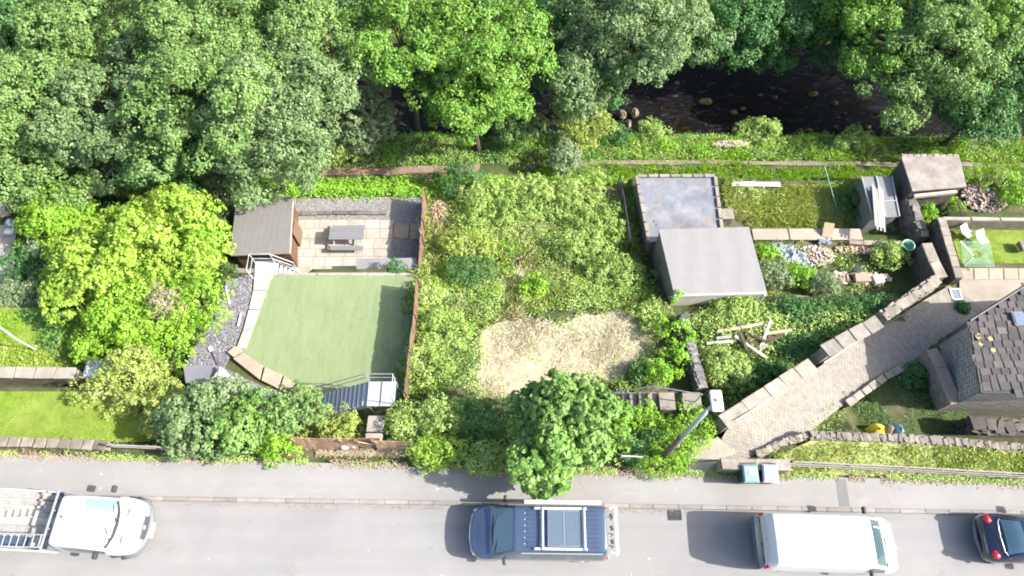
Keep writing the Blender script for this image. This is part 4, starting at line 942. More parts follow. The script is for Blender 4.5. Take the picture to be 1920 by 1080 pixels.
MB().lathe((c.x, c.y, -3.7), [(0, 0), (.24, 0), (.29, .75), (.31, .78), (.27, .78), (.25, .5), (0, .5)]).build('tub', gp, t, smooth=True); MB().lathe((c.x, c.y, -3.7), [(.29, .76), (.32, .79), (.29, .81), (.27, .79)]).build('rim', sgr, t, smooth=True)
t = thing('trellis', 'dark lattice trellis leaning beside the stone store', 'trellis', P(1800, 400, -4.5)); a0_, a1_ = P(1793, 372, -3.0), P(1806, 404, -3.0); m = MB()
for k in range(11): p = a0_.lerp(a1_, k/10); m.beam(p+Vector((-.1, 0, -.75)), p+Vector((.12, .0, .1)), .03, .03)
m.beam(a0_, a1_, .05, .05); m.beam(a0_+Vector((-.1, 0, -.7)), a1_+Vector((-.1, 0, -.7)), .05, .05); m.build('lattice', M_wood_d, t)
# plastic sheet, rubble heaps
def cloth(name, label, poly_c, rx, ry, z, mat, seed, amp=.12, cat='sheet', rot=0, n=34):
    c = Vector(poly_c); m = MB(); r = random.Random(seed); ph = [r.uniform(0, 6.28) for _ in range(8)]; vs_ = []; fs = []
    for i in range(n+1):
        for j in range(n+1):
            u, v = i/n*2-1, j/n*2-1; e = 1+.22*math.sin(4*u+ph[0])*math.cos(3*v+ph[1])
            x, y = u*rx*e, v*ry*(1+.25*math.sin(5*u+ph[2])); h = amp*1.6*abs(float(fnoise(np.array(x), np.array(y), seed, 5.5)))+amp*.8*abs(float(fnoise(np.array(x), np.array(y*.4), seed+3, 12)))
            X, Y = x*math.cos(rot)-y*math.sin(rot), x*math.sin(rot)+y*math.cos(rot); vs_.append((c.x+X, c.y+Y, z+h))
    for i in range(n):
        for j in range(n): o = i*(n+1)+j; fs.append((o, o+n+1, o+n+2, o+1))
    return tag(m.add(vs_, fs).build(name, mat, smooth=False), label, cat)
M_tarp = plain('crinkled_plastic', (.19, .22, .28), .25, 0, .9)
cloth('tarpaulin', 'crumpled blue grey plastic sheet in the cluttered garden', P(1487, 475, -3.5), .95, .42, -3.66, M_tarp, 3, .11, rot=-.55)
cloth('tarpaulin', 'small crumpled dark plastic by the pale slab wall', P(1549, 449, -3.4), .35, .16, -3.6, M_tarp, 5, .12, rot=.2)
def heap(name, label, px, py, z, rx, ry, n, size, mat, seed, hgt=.3, cat='rubble'):
    c = P(px, py, z); r = random.Random(seed); m = MB()
    for k in range(n):
        t_, q = r.uniform(0, 6.28), math.sqrt(r.random()); s_ = size*r.uniform(.4, 1.3)
        m.box((c.x+rx*q*math.cos(t_), c.y+ry*q*math.sin(t_), z+hgt*(1-q*q)*r.random()+s_*.2), (s_, s_*r.uniform(.5, 1), s_*r.uniform(.3, .7)), r.uniform(0, 3), r.uniform(-.5, .5), r.uniform(-.5, .5), jit=s_*.12)
    o = m.build(name, mat); tag(o, label, cat, kind='stuff'); return o
def m_mixed(name, cols): s = N(name); return s.col(s.mix(.5, s.ramp(s.island(), [(i/(len(cols)-1), c) for i, c in enumerate(cols)]), s.ramp(s.noise(s.pos(), 12, 4, .8), [(.3, (.5,)*3), (.7, (1.1,)*3)]), 'MULTIPLY'), .9)
M_mix = m_mixed('mixed_rubble', [(.2, .17, .15), (.45, .36, .3), (.42, .22, .18), (.55, .5, .45), (.16, .15, .15), (.6, .55, .5)])
heap('rubble', 'heap of pinkish rubble and broken stone right of the trellis', 1845, 372, -4.4, 1.2, .9, 700, .11, M_mix, 1, .35)
heap('rubble', 'pale twiggy rubble beside the plastic sheet', 1530, 480, -3.68, .9, .6, 500, .09, m_mixed('pale_mix', [(.35, .3, .25), (.55, .48, .4), (.3, .22, .17), (.62, .57, .5)]), 2, .2)
heap('rubble', 'rusty bricks and soil behind the nettles', 1620, 468, -3.68, 1.5, .28, 500, .09, m_mixed('rusty_mix', [(.5, .27, .13), (.45, .35, .27), (.55, .45, .38), (.3, .2, .15)]), 3, .1)
heap('rubble', 'stones along the front of the cluttered garden', 1600, 522, -3.6, 1.8, .3, 120, .2, M_mix, 4, .12)
heap('rubble', 'reddish soil and stones on the river bank', 1370, 270, -5.3, 1.0, .22, 350, .09, m_mixed('bank_mix', [(.4, .3, .22), (.5, .4, .33), (.3, .25, .2)]), 5, .12)
heap('rubble', 'debris under the rail beside the orange fence', 825, 395, -4.2, .5, .6, 300, .08, m_mixed('tan_mix', [(.45, .33, .22), (.5, .4, .32), (.3, .2, .14), (.5, .3, .18)]), 6, .25)
for i, (x, y, a, b, lb) in enumerate([(1616, 521, 14, 9, 'squared tan stone block at the front of the cluttered garden'), (1646, 524, 9, 8, 'white stone right of the squared tan block'), (1556, 524, 10, 6, 'flat grey stone left of the tan block'), (1502, 560, 14, 4, 'long flat stone in the dark bushes above the timber')]):
    c = P(x, y, -3.4); tag(MB().box(c, (a*2/38, b*2/38, .28), random.uniform(-.3, .3), jit=.04).build('stone_block', [M_slab, M_white, M_coping, M_coping][i], bevel=.02), lb, 'stone block')
t = thing('paving_slab', 'dark grey round topped slab leaning among the nettles', 'slab', P(1607, 508, -3.6)); rock(P(1607, 504, -3.2), (.28, .06, .36), 90, 14).build('slab', plain('dark_slab', (.17, .18, .2), .8), t)
# timber pile
PL = [((1345, 622), (1435, 606), 'y'), ((1344, 634), (1372, 631), 'w'), ((1325, 644), (1375, 640), 'w'), ((1435, 626), (1485, 619), 'y'), ((1378, 630), (1438, 672), 'w'), ((1424, 657), (1446, 600), 'w'), ((1382, 604), (1425, 655), 'd'), ((1395, 612), (1412, 652), 'd'), ((1400, 650), (1452, 632), 'd'), ((1420, 657), (1440, 646), 'w'), ((1405, 625), (1435, 640), 'd'), ((1388, 622), (1400, 655), 'd'), ((1430, 650), (1470, 625), 'd')]
WM = {'y': worn('yellow_timber', (.55, .46, .30), .15, 6, 40), 'w': worn('pale_timber', (.52, .48, .42), .2, 6, 40), 'd': M_wood_d}
PN = ['long yellow plank at the top left of the timber heap', 'short pale plank under the long yellow one at left', 'pale plank at the lower left of the heap', 'yellow plank sticking out right of the heap', 'wide grey white plank slanting down the front of the heap', 'thin pale batten standing steeply across the heap', 'dark brown rafter slanting through the heap at left', 'dark short rafter in the middle of the heap', 'dark plank lying low across the front of the heap', 'short pale offcut at the lower right of the heap', 'dark board buried at the right of the middle', 'steep dark batten left of the middle', 'grey brown board pointing right from the front']
for k, (a, b, c) in enumerate(PL):
    z = -1.75+.035*(k % 6); tag(MB().beam(P(*a, z-.08), P(*b, z+.12), .12, .06).build('timber_plank', WM[c]), PN[k], 'plank', 'planks in the timber heap')
# sacks at the sunken garden wall
t = MB(); c = P(1646, 806, -1.1); sk = rock((c.x, c.y, -1.35), (.36, .3, .5), 101, 12).build('garden_sack', plain('yellow_sack', (.75, .55, .03), .6), smooth=True); tag(sk, 'yellow sack against the shaded side of the rubble wall', 'sack')
c = P(1668, 804, -1.2); tag(rock((c.x, c.y, -1.45), (.26, .26, .4), 102, 12).build('garden_sack', worn('brown_sack', (.2, .16, .13), .4), smooth=True), 'brown sack between the yellow and the blue one', 'sack')
c = P(1688, 805, -1.1); tag(rock((c.x, c.y, -1.4), (.2, .26, .45), 103, 12).build('garden_sack', plain('blue_sack', (.22, .42, .52), .6), smooth=True), 'pale blue sack right of the yellow one at the wall', 'sack')
for x, y, sx, cl, lb in ((646, 834, .2, (.8, .8, .8), 'white plastic bag behind the orange street fence'), (662, 832, .25, (.5, .56, .58), 'grey plastic bag beside the white one behind the fence')):
    c = P(x, y, .25); tag(rock(c, (sx, .18, .18), x).build('plastic_bag', plain('bag%d' % x, cl, .4), smooth=True), lb, 'bag')
c = P(932, 262, -5.1); tag(rock(c, (.22, .18, .15), 9).build('plastic_bag', M_white, smooth=True), 'white scrap of litter at the foot of the bright green tree', 'litter')
tag(MB().tube([P(1482, 98, -4.6), P(1398, 35, -3.5), P(1350, 10, -3)][::-1]+[P(1325, 125, -6.8)], [.03, .04, .05, .03], 6).build('dead_branch', worn('pale_branch', (.3, .26, .18), .3), smooth=True), 'x', 'branch')
bpy.data.objects['dead_branch'].data.clear_geometry(); mb = MB().tube([P(1322, 122, -6.8), P(1345, 92, -6), P(1368, 62, -5.2), P(1390, 25, -4)], [.02, .04, .05, .03], 6); bpy.data.objects.remove(bpy.data.objects['dead_branch'])
tag(mb.build('dead_branch', worn('pale_branch2', (.3, .26, .18), .3), smooth=True), 'long bare branch hanging down to the river from the far bank', 'branch')
# post and chain line
t = thing('wire_fence', 'dark wire mesh fence line beside the patched roof outbuilding', 'fence', P(1170, 400, -4.5)); m = MB(); pp = [P(1163, 328, -3.4), P(1170, 370, -3.3), P(1178, 420, -3.2), P(1183, 455, -3.1)]
for i in range(3): m.beam(pp[i], pp[i+1], .05, .05)
m.build('rail', M_dark, t)
for p in pp: MB().tube([p+Vector((0, 0, .1)), p-Vector((0, 0, 1.2))], .04, 6).build('post', M_dark, t)
m = MB()
for i in range(3):
    for k in range(10): p = pp[i].lerp(pp[i+1], k/10); m.beam(p, p-Vector((0, 0, .9)), .02, .02)
m.build('wire', M_steel, t)

# ---------------------------------------------------------------- lamp post
b = P(1242, 858, .0); tp = P(1330, 762, 5.6)
zc_ = 0; 
for z in np.arange(3, 9, .05):       # height at which the point above the base is seen at the lamp head
    q = P(1334, 760, z)
    if (q.xy-b.xy).length < .25: zc_ = z; break
zc_ = zc_ or 4.0
t = thing('street_lamp', 'tall street lamp with brown and grey pole and white lantern', 'street lamp', (b.x, b.y, 0))
D = Vector((b.x, b.y, 0)); zh = None; best = 9
for z in np.arange(2, 12, .02):
    q = P(1322, 772, z); d_ = (q.xy-b.xy).length
    if d_ < best: best, zh = d_, z
MB().tube([D-Vector((0, 0, .2)), D+Vector((0, 0, zh*.52))], [.12, .11], 14).build('lower_pole', worn('brown_pole', (.17, .145, .13), .2, 3), t, smooth=True)
MB().tube([D+Vector((0, 0, zh*.52)), D+Vector((0, 0, zh))], [.085, .07], 14).build('upper_pole', plain('grey_pole', (.36, .41, .44), .45, .3), t, smooth=True)
hp = P(1343, 752, zh+.1)
MB().tube([D+Vector((0, 0, zh)), (D.x+(hp.x-D.x)*.5, D.y+(hp.y-D.y)*.5, zh+.1)], .05, 8).build('bracket', M_steel, t)
m = MB(); m.box((hp.x, hp.y, zh+.12), (.36, .66, .16)); m.build('lantern', M_white, t, bevel=.05); MB().lathe((hp.x, hp.y, zh+.2), [(.06, 0), (.06, .05), (.05, .07), (0, .07)], 10).build('photocell', M_steel, t)
# ---------------------------------------------------------------- wheelie bins
def bin_(label, px, py, body, lid, openlid=False):
    c = P(px, py, 0.9); t = thing('wheelie_bin', label, 'wheelie bin', (c.x, c.y, .12), None, 0)
    m = MB(); n = 4; w0, w1 = .22, .28; m.add([(-w0, -.24, .08), (w0, -.24, .08), (w0, .24, .08), (-w0, .24, .08), (-w1, -.32, .95), (w1, -.32, .95), (w1, .3, .95), (-w1, .3, .95)], [(3, 2, 1, 0), (4, 5, 6, 7), (0, 1, 5, 4), (1, 2, 6, 5), (2, 3, 7, 6), (3, 0, 4, 7)]); m.build('body', body, t, bevel=.03)
    l = MB(); l.add([(-.3, -.36, .96), (.3, -.36, .96), (.3, .33, .97), (-.3, .33, .97), (-.24, -.28, 1.03), (.24, -.28, 1.03), (.24, .25, 1.05), (-.24, .25, 1.05)], [(3, 2, 1, 0), (4, 5, 6, 7), (0, 1, 5, 4), (1, 2, 6, 5), (2, 3, 7, 6), (3, 0, 4, 7)]); l.build('lid', lid, t, bevel=.02)
    MB().tube([(-.24, .36, .98), (.24, .36, .98)], .02, 8).build('handle', M_dark, t)
    for x in (-.24, .24): MB().tube([(x-.03, .3, .09), (x+.03, .3, .09)], .1, 14).build('wheel', M_black, t)
    return t
tb = bin_('dark green wheelie bin with a white label patch on its lid', 1404, 889, plain('bin_green', (.02, .06, .05), .45), plain('lid_green', (.16, .25, .24), .4))
MB().box((.05, .05, 1.055), (.22, .22, .008)).build('label_patch', M_white, tb)
tb = bin_('grey wheelie bin with two part blue grey lid', 1441, 889, plain('bin_grey', (.05, .055, .065), .45), plain('lid_grey', (.33, .38, .46), .35)); tb.rotation_euler = (0, 0, R(-4))
MB().box((.01, 0, 1.045), (.02, .6, .02)).build('lid_rib', plain('rib', (.5, .55, .62), .4), tb)

# ================================================================ VEHICLES
GLASS = plain('vehicle_glass', (.05, .085, .095), .04, 0, .9); GLASS_B = plain('blue_glass', (.10, .18, .22), .05, 0, .6)
RED = plain('red_lens', (.5, .01, .02), .2); CLEAR = plain('clear_lens', (.6, .62, .65), .1); CHROME = plain('chrome', (.7, .7, .72), .15, .9)
PL_Y = plain('yellow_plate', (.75, .55, .02), .4); PL_W = plain('white_plate', (.8, .8, .76), .4); GREYB = plain('grey_bumper', (.12, .125, .14), .6)
def loft(st, regions, root, mats, ks=5, kr=4, tens=.38):
    """st: stations (x, [(y,z)*7 from sill to roof centre]); regions: (name,(s0,s1),(r0,r1),side) cut out of the skin"""
    A = np.array([[[x, y, z] for y, z in ring] for x, ring in st], float)
    def cr(A, k, ax):
        A = np.moveaxis(A, ax, 0); n = len(A); out = []
        for i in range(n-1):
            p0, p1, p2, p3 = A[max(i-1, 0)], A[i], A[i+1], A[min(i+2, n-1)]; m1 = (p2-p0)*tens*.5/.5*.5; m2 = (p3-p1)*tens*.5/.5*.5
            for j in range(k):
                t = j/k; out.append((2*t**3-3*t**2+1)*p1+(t**3-2*t**2+t)*m1*2+(-2*t**3+3*t**2)*p2+(t**3-t**2)*m2*2)
        out.append(A[-1]); return np.moveaxis(np.array(out), 0, ax)
    G = cr(cr(A, ks, 0), kr, 1); nS, nR = G.shape[:2]; parts = {}
    def reg(i, j, side):
        for nm, (s0, s1), (r0, r1), sd_ in regions:
            if (sd_ == 0 or sd_ == side) and s0*ks <= i < s1*ks and r0*kr <= j < r1*kr: return nm
        return 'body'
    for side in (1, -1):
        for i in range(nS-1):
            for j in range(nR-1):
                q = [G[i, j], G[i+1, j], G[i+1, j+1], G[i, j+1]]; q = [(p[0], p[1]*side, p[2]) for p in q]
                if side == -1: q = q[::-1]
                parts.setdefault(reg(i, j, side), MB()).add(q, [(0, 1, 2, 3)])
        for i_, f_ in ((0, 1), (nS-1, -1)):          # end caps
            e = [(p[0], p[1]*side, p[2]) for p in G[i_]]; c = (G[i_][0][0], 0, (G[i_][:, 2].min()+G[i_][:, 2].max())/2-.02); b0 = (G[i_][0][0], 0, G[i_][0][2])
            e = [b0]+e
            for j in range(len(e)-1): parts['body'].add([c, e[j], e[j+1]] if f_*side < 0 else [c, e[j+1], e[j]], [(0, 1, 2)])
    import bmesh
    for nm, m in parts.items():
        o = m.build(nm.split('/')[0], mats[nm], root, smooth=True)
        bm = bmesh.new(); bm.from_mesh(o.data); bmesh.ops.remove_doubles(bm, verts=bm.verts, dist=1e-4); bm.to_mesh(o.data); bm.free()
    return G
def ring(wd, z0, zb, zr, wr, crown=.03):      # half section: sill, side, belt, upper side, roof edge, roof, centre
    return [(wd-.05, z0), (wd, z0+(zb-z0)*.45), (wd-.01, zb), (wr+(wd-wr)*.25, zb+(zr-zb)*.72), (wr-.07, zr-.015), (wr*.5, zr+crown*.8), (0, zr+crown)]
def wheels(root, xs_, wd, r_=.33):
    for x in xs_:
        for s_ in (1, -1):
            w_ = MB().tube([(x, s_*(wd-.2), r_), (x, s_*(wd+.005), r_)], r_, 20).build('wheel', M_black, root); MB().tube([(x, s_*(wd-.05), r_), (x, s_*(wd+.015), r_)], r_*.6, 16).build('rim', M_steel, w_)
            MB().tube([(x, s_*(wd-.3), r_+.04), (x, s_*(wd-.003), r_+.04)], r_+.07, 20).build('wheel_arch', M_dark, root)
def mirror(root, x, y, z, mat, s_):
    MB().box((x, y, z), (.14, .24, .2), 0).build('mirror', mat, root, bevel=.04)
def bars(root, nm, segs, mat, rr=.02, n=6):
    m = MB()
    for a, b in segs: m.tube([a, b], rr, n)
    return m.build(nm, mat, root)
# --- navy camper van (faces -x)
vn = P(1010, 1000, .5); NV = thing('camper_van', 'navy blue camper van with solar panels and white awning on its roof', 'van', (.93, 2.73, 0), None, math.pi-.012)
navy = paint('navy_paint', (.06, .088, .145), .2, .2, .3, .7); navy_side = navy
st = [(2.42, ring(.42, .35, .62, .72, .34, .01)), (2.33, ring(.68, .28, .72, .86, .56, .02)), (2.1, ring(.90, .25, .80, 1.0, .76, .03)), (1.75, ring(.95, .25, .96, 1.14, .82, .04)),
      (1.60, ring(.95, .25, 1.02, 1.24, .83, .05)), (.92, ring(.95, .25, 1.08, 1.86, .76, .03)), (.72, ring(.95, .25, 1.1, 1.94, .76, .03)), (-.4, ring(.95, .25, 1.1, 1.97, .77, .03)),
      (-1.3, ring(.95, .25, 1.1, 1.97, .77, .03)), (-2.2, ring(.94, .25, 1.1, 1.96, .76, .03)), (-2.34, ring(.92, .27, 1.1, 1.85, .72, .03)), (-2.42, ring(.88, .32, 1.0, 1.2, .70, .02))]
loft(st, [('windscreen', (4, 5), (4, 6), 0), *[('side_window/%s%d' % (q, d), e, (2, 3), d) for q, e in (('f', (4.4, 6)), ('m', (6.4, 7.6)), ('r', (7.8, 9))) for d in (1, -1)], ('rear_window', (9.8, 11), (4, 6), 0)], NV,
     {'body': navy, 'windscreen': GLASS_B, **{'side_window/%s%d' % (q, d): GLASS for q in 'fmr' for d in (1, -1)}, 'rear_window': GLASS})
wheels(NV, (1.5, -1.5), .93)
rib = paint('rib_paint', (.04, .058, .10), .3, .1, .2, .5)
for k in range(9):
    y = -.6+k*.15; MB().box((.16, y, 2.0), (.46, .035, .02)).build('roof_rib', rib, NV); MB().box((-1.85, y, 2.0), (.36, .035, .02)).build('roof_rib', rib, NV)
m = MB()
for k in range(6): m.lathe((.5, -.5+k*.2, 1.98), [(.025, 0), (.025, .015), (0, .02)], 8)
m.build('roof_stud', M_steel, NV)
for x in (-.12, -1.55): MB().box((x, 0, 2.11), (.07, 1.40, .05)).build('roof_bar', M_steel, NV, bevel=.01)
for s_ in (-1, 1): MB().box((-.74, s_*.66, 2.06), (1.80, .07, .05)).build('side_rail', M_white, NV, bevel=.01)
for x, lb in ((-.57, 0), (-1.12, 1)):
    sp = MB().box((x, 0, 2.12), (.54, 1.16, .03)).build('solar_panel', plain('solar_cells', (.085, .12, .155), .15, 0, .6), NV); m = MB()
    for dx, dy, sx, sy in ((0, .58, .54, .015), (0, -.58, .54, .015), (.27, 0, .01, 1.16), (-.27, 0, .01, 1.16)): m.box((x+dx, dy, 2.138), (sx, sy, .02))
    m.build('panel_frame', M_steel, sp)
MB().box((-.82, -.88, 1.98), (2.68, .13, .13)).build('awning', M_white, NV, bevel=.03)
MB().box((-.78, .80, 1.90), (2.78, .03, .03)).build('gutter_strip', M_steel, NV)
m = MB(); m.tube([(1.6, .93, .55), (2.1, .88, .55), (2.36, .62, .55), (2.44, .2, .55), (2.44, -.2, .55), (2.36, -.62, .55), (2.1, -.88, .55)], .045, 8); m.build('front_bumper', CHROME, NV, smooth=True)
for s_ in (-1, 1): MB().box((2.2, s_*.66, .72), (.2, .3, .14), s_*-.35).build('headlight', CLEAR, NV, bevel=.03)
MB().tube([(1.50, .1, 1.34), (1.46, .45, 1.40), (1.56, .78, 1.3)], .016, 6).build('wiper', M_black, NV); MB().tube([(1.56, -.1, 1.32), (1.48, -.45, 1.38)], .016, 6).build('wiper', M_black, NV)
MB().tube([(1.5, -.86, 1.2), (1.6, -.4, 1.275), (1.63, 0, 1.29), (1.6, .4, 1.275), (1.5, .86, 1.2)], .03, 6).build('scuttle', M_black, NV)
mirror(NV, 1.18, -1.1, 1.15, M_dark, 1); mirror(NV, 1.18, 1.0, .98, M_dark, 1)
rk = MB().tube([(-2.5, -.75, 1.5), (-2.75, -.8, 1.45), (-2.75, .75, 1.45), (-2.5, .7, 1.5)], .03, 8).build('cycle_rack', M_white, NV)
MB().box((-2.78, .0, 1.0), (.05, 1.55, .06)).build('rack_bar', M_white, rk); m = MB()
for y in (-.45, .1, .5): m.tube([(-2.4, y, 1.7), (-2.6, y, 1.5), (-2.62, y, .8)], .02, 6)
m.build('rack_arm', M_dark, rk); m = MB()
for y in (-.5, -.1, .35): m.box((-2.56, y, 1.48), (.1, .16, .08), .3)
m.build('rack_clamp', M_black, rk)
for s_ in (-1, 1): MB().box((-2.4, s_*.84, .95), (.06, .1, .35)).build('tail_light', RED, NV)
# --- white panel van (faces +x)
WV = thing('panel_van', 'white panel van with plain roof parked nearest the right edge', 'van', (11.2, 2.35, 0), None, -.028)
white = paint('white_van_paint', (.54, .54, .54), .3, .05, 0, .5)
st = [(-2.56, ring(.88, .3, 1.0, 1.25, .80, .01)), (-2.50, ring(.93, .28, 1.05, 1.72, .80, .02)), (-2.38, ring(.95, .25, 1.1, 1.97, .82, .02)), (-2.2, ring(.96, .25, 1.1, 2.02, .83, .03)), (-1, ring(.96, .25, 1.1, 2.03, .84, .04)), (.9, ring(.96, .25, 1.1, 2.03, .83, .04)),
      (1.2, ring(.96, .25, 1.1, 1.98, .81, .04)), (1.85, ring(.96, .25, 1.08, 1.38, .83, .05)), (2.0, ring(.95, .25, 1.03, 1.24, .82, .05)), (2.35, ring(.88, .27, .9, 1.06, .72, .03)), (2.55, ring(.72, .3, .72, .88, .55, .02)), (2.62, ring(.5, .38, .62, .7, .4, .01))]
loft(st, [('windscreen', (6, 7), (4, 6), 0), ('side_window/a', (5.4, 7), (2, 3), 1), ('side_window/b', (5.4, 7), (2, 3), -1)], WV, {'body': white, 'windscreen': GLASS, 'side_window/a': GLASS, 'side_window/b': GLASS})
wheels(WV, (1.65, -1.5), .93)
for s_ in (-1, 1): MB().box((-2.5, s_*.86, 1.2), (.1, .12, .42)).build('tail_light', RED, WV, bevel=.02)
MB().box((-2.545, .35, 1.1), (.03, .55, .13), 0, R(-6)).build('number_plate', PL_Y, WV); MB().box((-2.58, 0, .45), (.10, 1.8, .2)).build('rear_bumper', GREYB, WV, bevel=.03)
MB().box((-2.55, -.12, 1.12), (.04, .12, .05)).build('door_handle', M_black, WV); MB().box((-2.505, 0, 1.3), (.012, .012, .7), 0, R(-6)).build('door_seam', M_dark, WV)
m = MB()
for x in (-1.9, -.95, .35): m.box((x, -.66, 2.07), (.1, .035, .02), .5)
m.build('roof_mount', M_steel, WV)
m = MB()
for k in range(5): m.box((-.6, -.5+k*.25, 2.07), (3.0, .02, .008))
m.build('roof_seam', white, WV)
MB().box((-2.41, .05, 1.88), (.03, .16, .06)).build('brake_light', RED, WV)
MB().tube([(1.96, .2, 1.32), (1.74, -.45, 1.50)], .018, 6).build('wiper', M_black, WV); MB().tube([(1.97, -.3, 1.3), (1.9, -.75, 1.37)], .018, 6).build('wiper', M_black, WV)
MB().tube([(1.86, .78, 1.33), (1.98, .4, 1.29), (2.0, 0, 1.3), (1.98, -.4, 1.29), (1.86, -.78, 1.33)], .035, 6).build('scuttle', M_dark, WV)
MB().box((1.55, .48, 1.75), (.72, .04, .03), 0, R(42)).build('screen_pillar', white, WV)
mirror(WV, 1.45, 1.12, 1.25, M_dark, 1); mirror(WV, 1.45, -1.0, 1.0, M_dark, 1)
for s_ in (-1, 1): MB().box((2.4, s_*.66, .85), (.22, .26, .12), -s_*.5).build('headlight', CLEAR, WV, bevel=.03)
WV.scale = (.935, 1, 1)
# --- white dropside pickup (faces +x)
PK = thing('pickup_truck', 'white dropside pickup truck carrying ladders at the left edge', 'truck', (-15.0, 2.98, 0), None, -.05)
wp = paint('white_truck_paint', (.50, .50, .49), .3, .1, 0, .5)
st = [(-.80, ring(.93, .5, 1.2, 1.9, .80, .02)), (-.70, ring(.95, .5, 1.2, 2.05, .82, .03)), (-.2, ring(.97, .45, 1.2, 2.10, .84, .04)), (.14, ring(.98, .45, 1.2, 2.05, .83, .04)), (.88, ring(.99, .45, 1.15, 1.42, .86, .05)), (1.0, ring(.99, .4, 1.1, 1.28, .86, .05)),
      (1.32, ring(.95, .3, .98, 1.14, .80, .05)), (1.55, ring(.85, .3, .82, 1.0, .68, .04)), (1.68, ring(.66, .32, .66, .84, .5, .02)), (1.73, ring(.45, .4, .6, .7, .35, .01))]
loft(st, [('windscreen', (3, 4), (4, 6), 0), ('side_window/a', (1.4, 4), (2, 3), 1), ('side_window/b', (1.4, 4), (2, 3), -1)], PK, {'body': wp, 'windscreen': GLASS_B, 'side_window/a': GLASS, 'side_window/b': GLASS})
m = MB(); m.tube([(1.1, .97, .5), (1.5, .9, .5), (1.71, .6, .5), (1.80, .2, .5), (1.80, -.2, .5), (1.71, -.6, .5), (1.5, -.9, .5), (1.1, -.97, .5)], .13, 8); m.build('front_bumper', GREYB, PK, smooth=True)
MB().box((1.73, 0, .74), (.1, .8, .2), 0, R(-25)).build('grille', M_dark, PK, bevel=.02); MB().box((1.93, -.05, .52), (.03, .52, .11), 0, R(-30)).build('number_plate', PL_W, PK); MB().box((1.78, 0, .8), (.04, .14, .07), 0, R(-30)).build('badge', CHROME, PK, bevel=.02)
for s_ in (-1, 1): MB().box((1.46, s_*.76, .98), (.36, .1, .08), -s_*.75, R(12)).build('headlight', plain('headlight_grey%d' % s_, (.4, .42, .45), .15), PK, bevel=.03); MB().box((1.26, s_*.40, 1.20), (.09, .40, .03), -s_*.12, R(16)).build('bonnet_vent', GREYB, PK)
MB().tube([(.86, .8, 1.38), (1.01, .4, 1.35), (1.05, 0, 1.35), (1.01, -.4, 1.35), (.86, -.8, 1.38)], .06, 6).build('scuttle', M_dark, PK); MB().tube([(1.0, .1, 1.4), (.82, .62, 1.5)], .018, 6).build('wiper', M_black, PK); MB().tube([(.99, -.6, 1.4), (.76, -.1, 1.56)], .018, 6).build('wiper', M_black, PK)
mirror(PK, .62, 1.2, 1.4, M_dark, 1); mirror(PK, .45, -1.04, 1.1, M_dark, 1)
MB().lathe((-.5, .1, 2.13), [(.04, 0), (.04, .02), (0, .03)], 8).build('roof_fitting', M_dark, PK)
wheels(PK, (1.05, -2.7), .95)
bl = 4.5
m = MB(); 
for k in range(7): m.box((-.98-bl/2, -.84+k*.28, .95), (bl, .27, .05))
m.build('bed_floor', worn('bed_boards', (.45, .43, .39), .3, 3, 20, .85, .2, .25), PK)
for s_ in (-1, 1): MB().box((-.98-bl/2, s_*1.0, 1.15), (bl, .05, .42)).build('dropside', wp, PK)
m = MB(); 
for y in (-.98, .98, -.3, .3): m.tube([(-.93, y, .9), (-.93, y, 2.05)], .035, 6)
m.tube([(-.93, -.98, 2.05), (-.93, .98, 2.05)], .04, 6); m.tube([(-.93, -.98, 1.5), (-.93, .98, 1.5)], .03, 6); m.build('headboard', plain('rack_grey', (.35, .36, .40), .4, .5), PK); MB().box((-.88, 0, 1.35), (.03, 1.9, .8)).build('headboard_panel', GREYB, PK)
def on_truck(x, y, z): a = -.05; return Vector((-15.0+x*math.cos(a)-y*math.sin(a), 2.98+x*math.sin(a)+y*math.cos(a), z))
def ladder(label, a, b, wd, n, mat):
    a = Vector(a); b = Vector(b); d = (b-a).normalized(); nr_ = Vector((-d.y, d.x, 0)).normalized(); t = thing('ladder', label, 'ladder', (a+b)/2)
    for s_ in (-1, 1): MB().beam(a+nr_*s_*wd/2, b+nr_*s_*wd/2, .03, .07).build('rail', mat, t)
    for k in range(n): p = a.lerp(b, (k+.5)/n); MB().tube([p-nr_*wd/2, p+nr_*wd/2], .017, 6).build('rung', mat, t)
ladder('silver ladder resting over the headboard of the pickup', on_truck(-4.2, -.78, 2.0), on_truck(-.85, -.72, 2.14), .40, 13, plain('silver', (.60, .62, .66), .3, .6))
ladder('wooden ladder lying inside the pickup bed', on_truck(-4.5, .05, 1.1), on_truck(-2.2, .28, 1.12), .30, 9, worn('ladder_wood', (.55, .47, .36), .2))
for k, (ya, yb) in enumerate(((.82, .84), (.62, .60), (-.28, -.24), (-.42, -.40))):
    tag(MB().beam(on_truck(-5, ya, 1.06), on_truck(-1.35, yb, 1.08), .16, .07).build('timber_plank', M_wood_g), ['pale plank in the pickup bed along its kerb side', 'plank second from the kerb side of the pickup bed', 'plank below the wooden ladder in the pickup bed', 'plank nearest the silver ladder in the pickup bed'][k], 'plank', 'planks in the pickup bed')
tag(MB().box(on_truck(-1.5, .45, 1.12), (.6, .26, .22), .05).build('tool_box', worn('grey_toolbox', (.3, .29, .28), .3), bevel=.02), 'grey box in the front corner of the pickup bed', 'box')
tag(MB().box(on_truck(-2.6, -.72, 1.1), (1.3, .34, .2), -.05).build('tool_box', plain('blue_case', (.05, .07, .10), .5), bevel=.02), 'dark blue case under the silver ladder in the pickup bed', 'box')
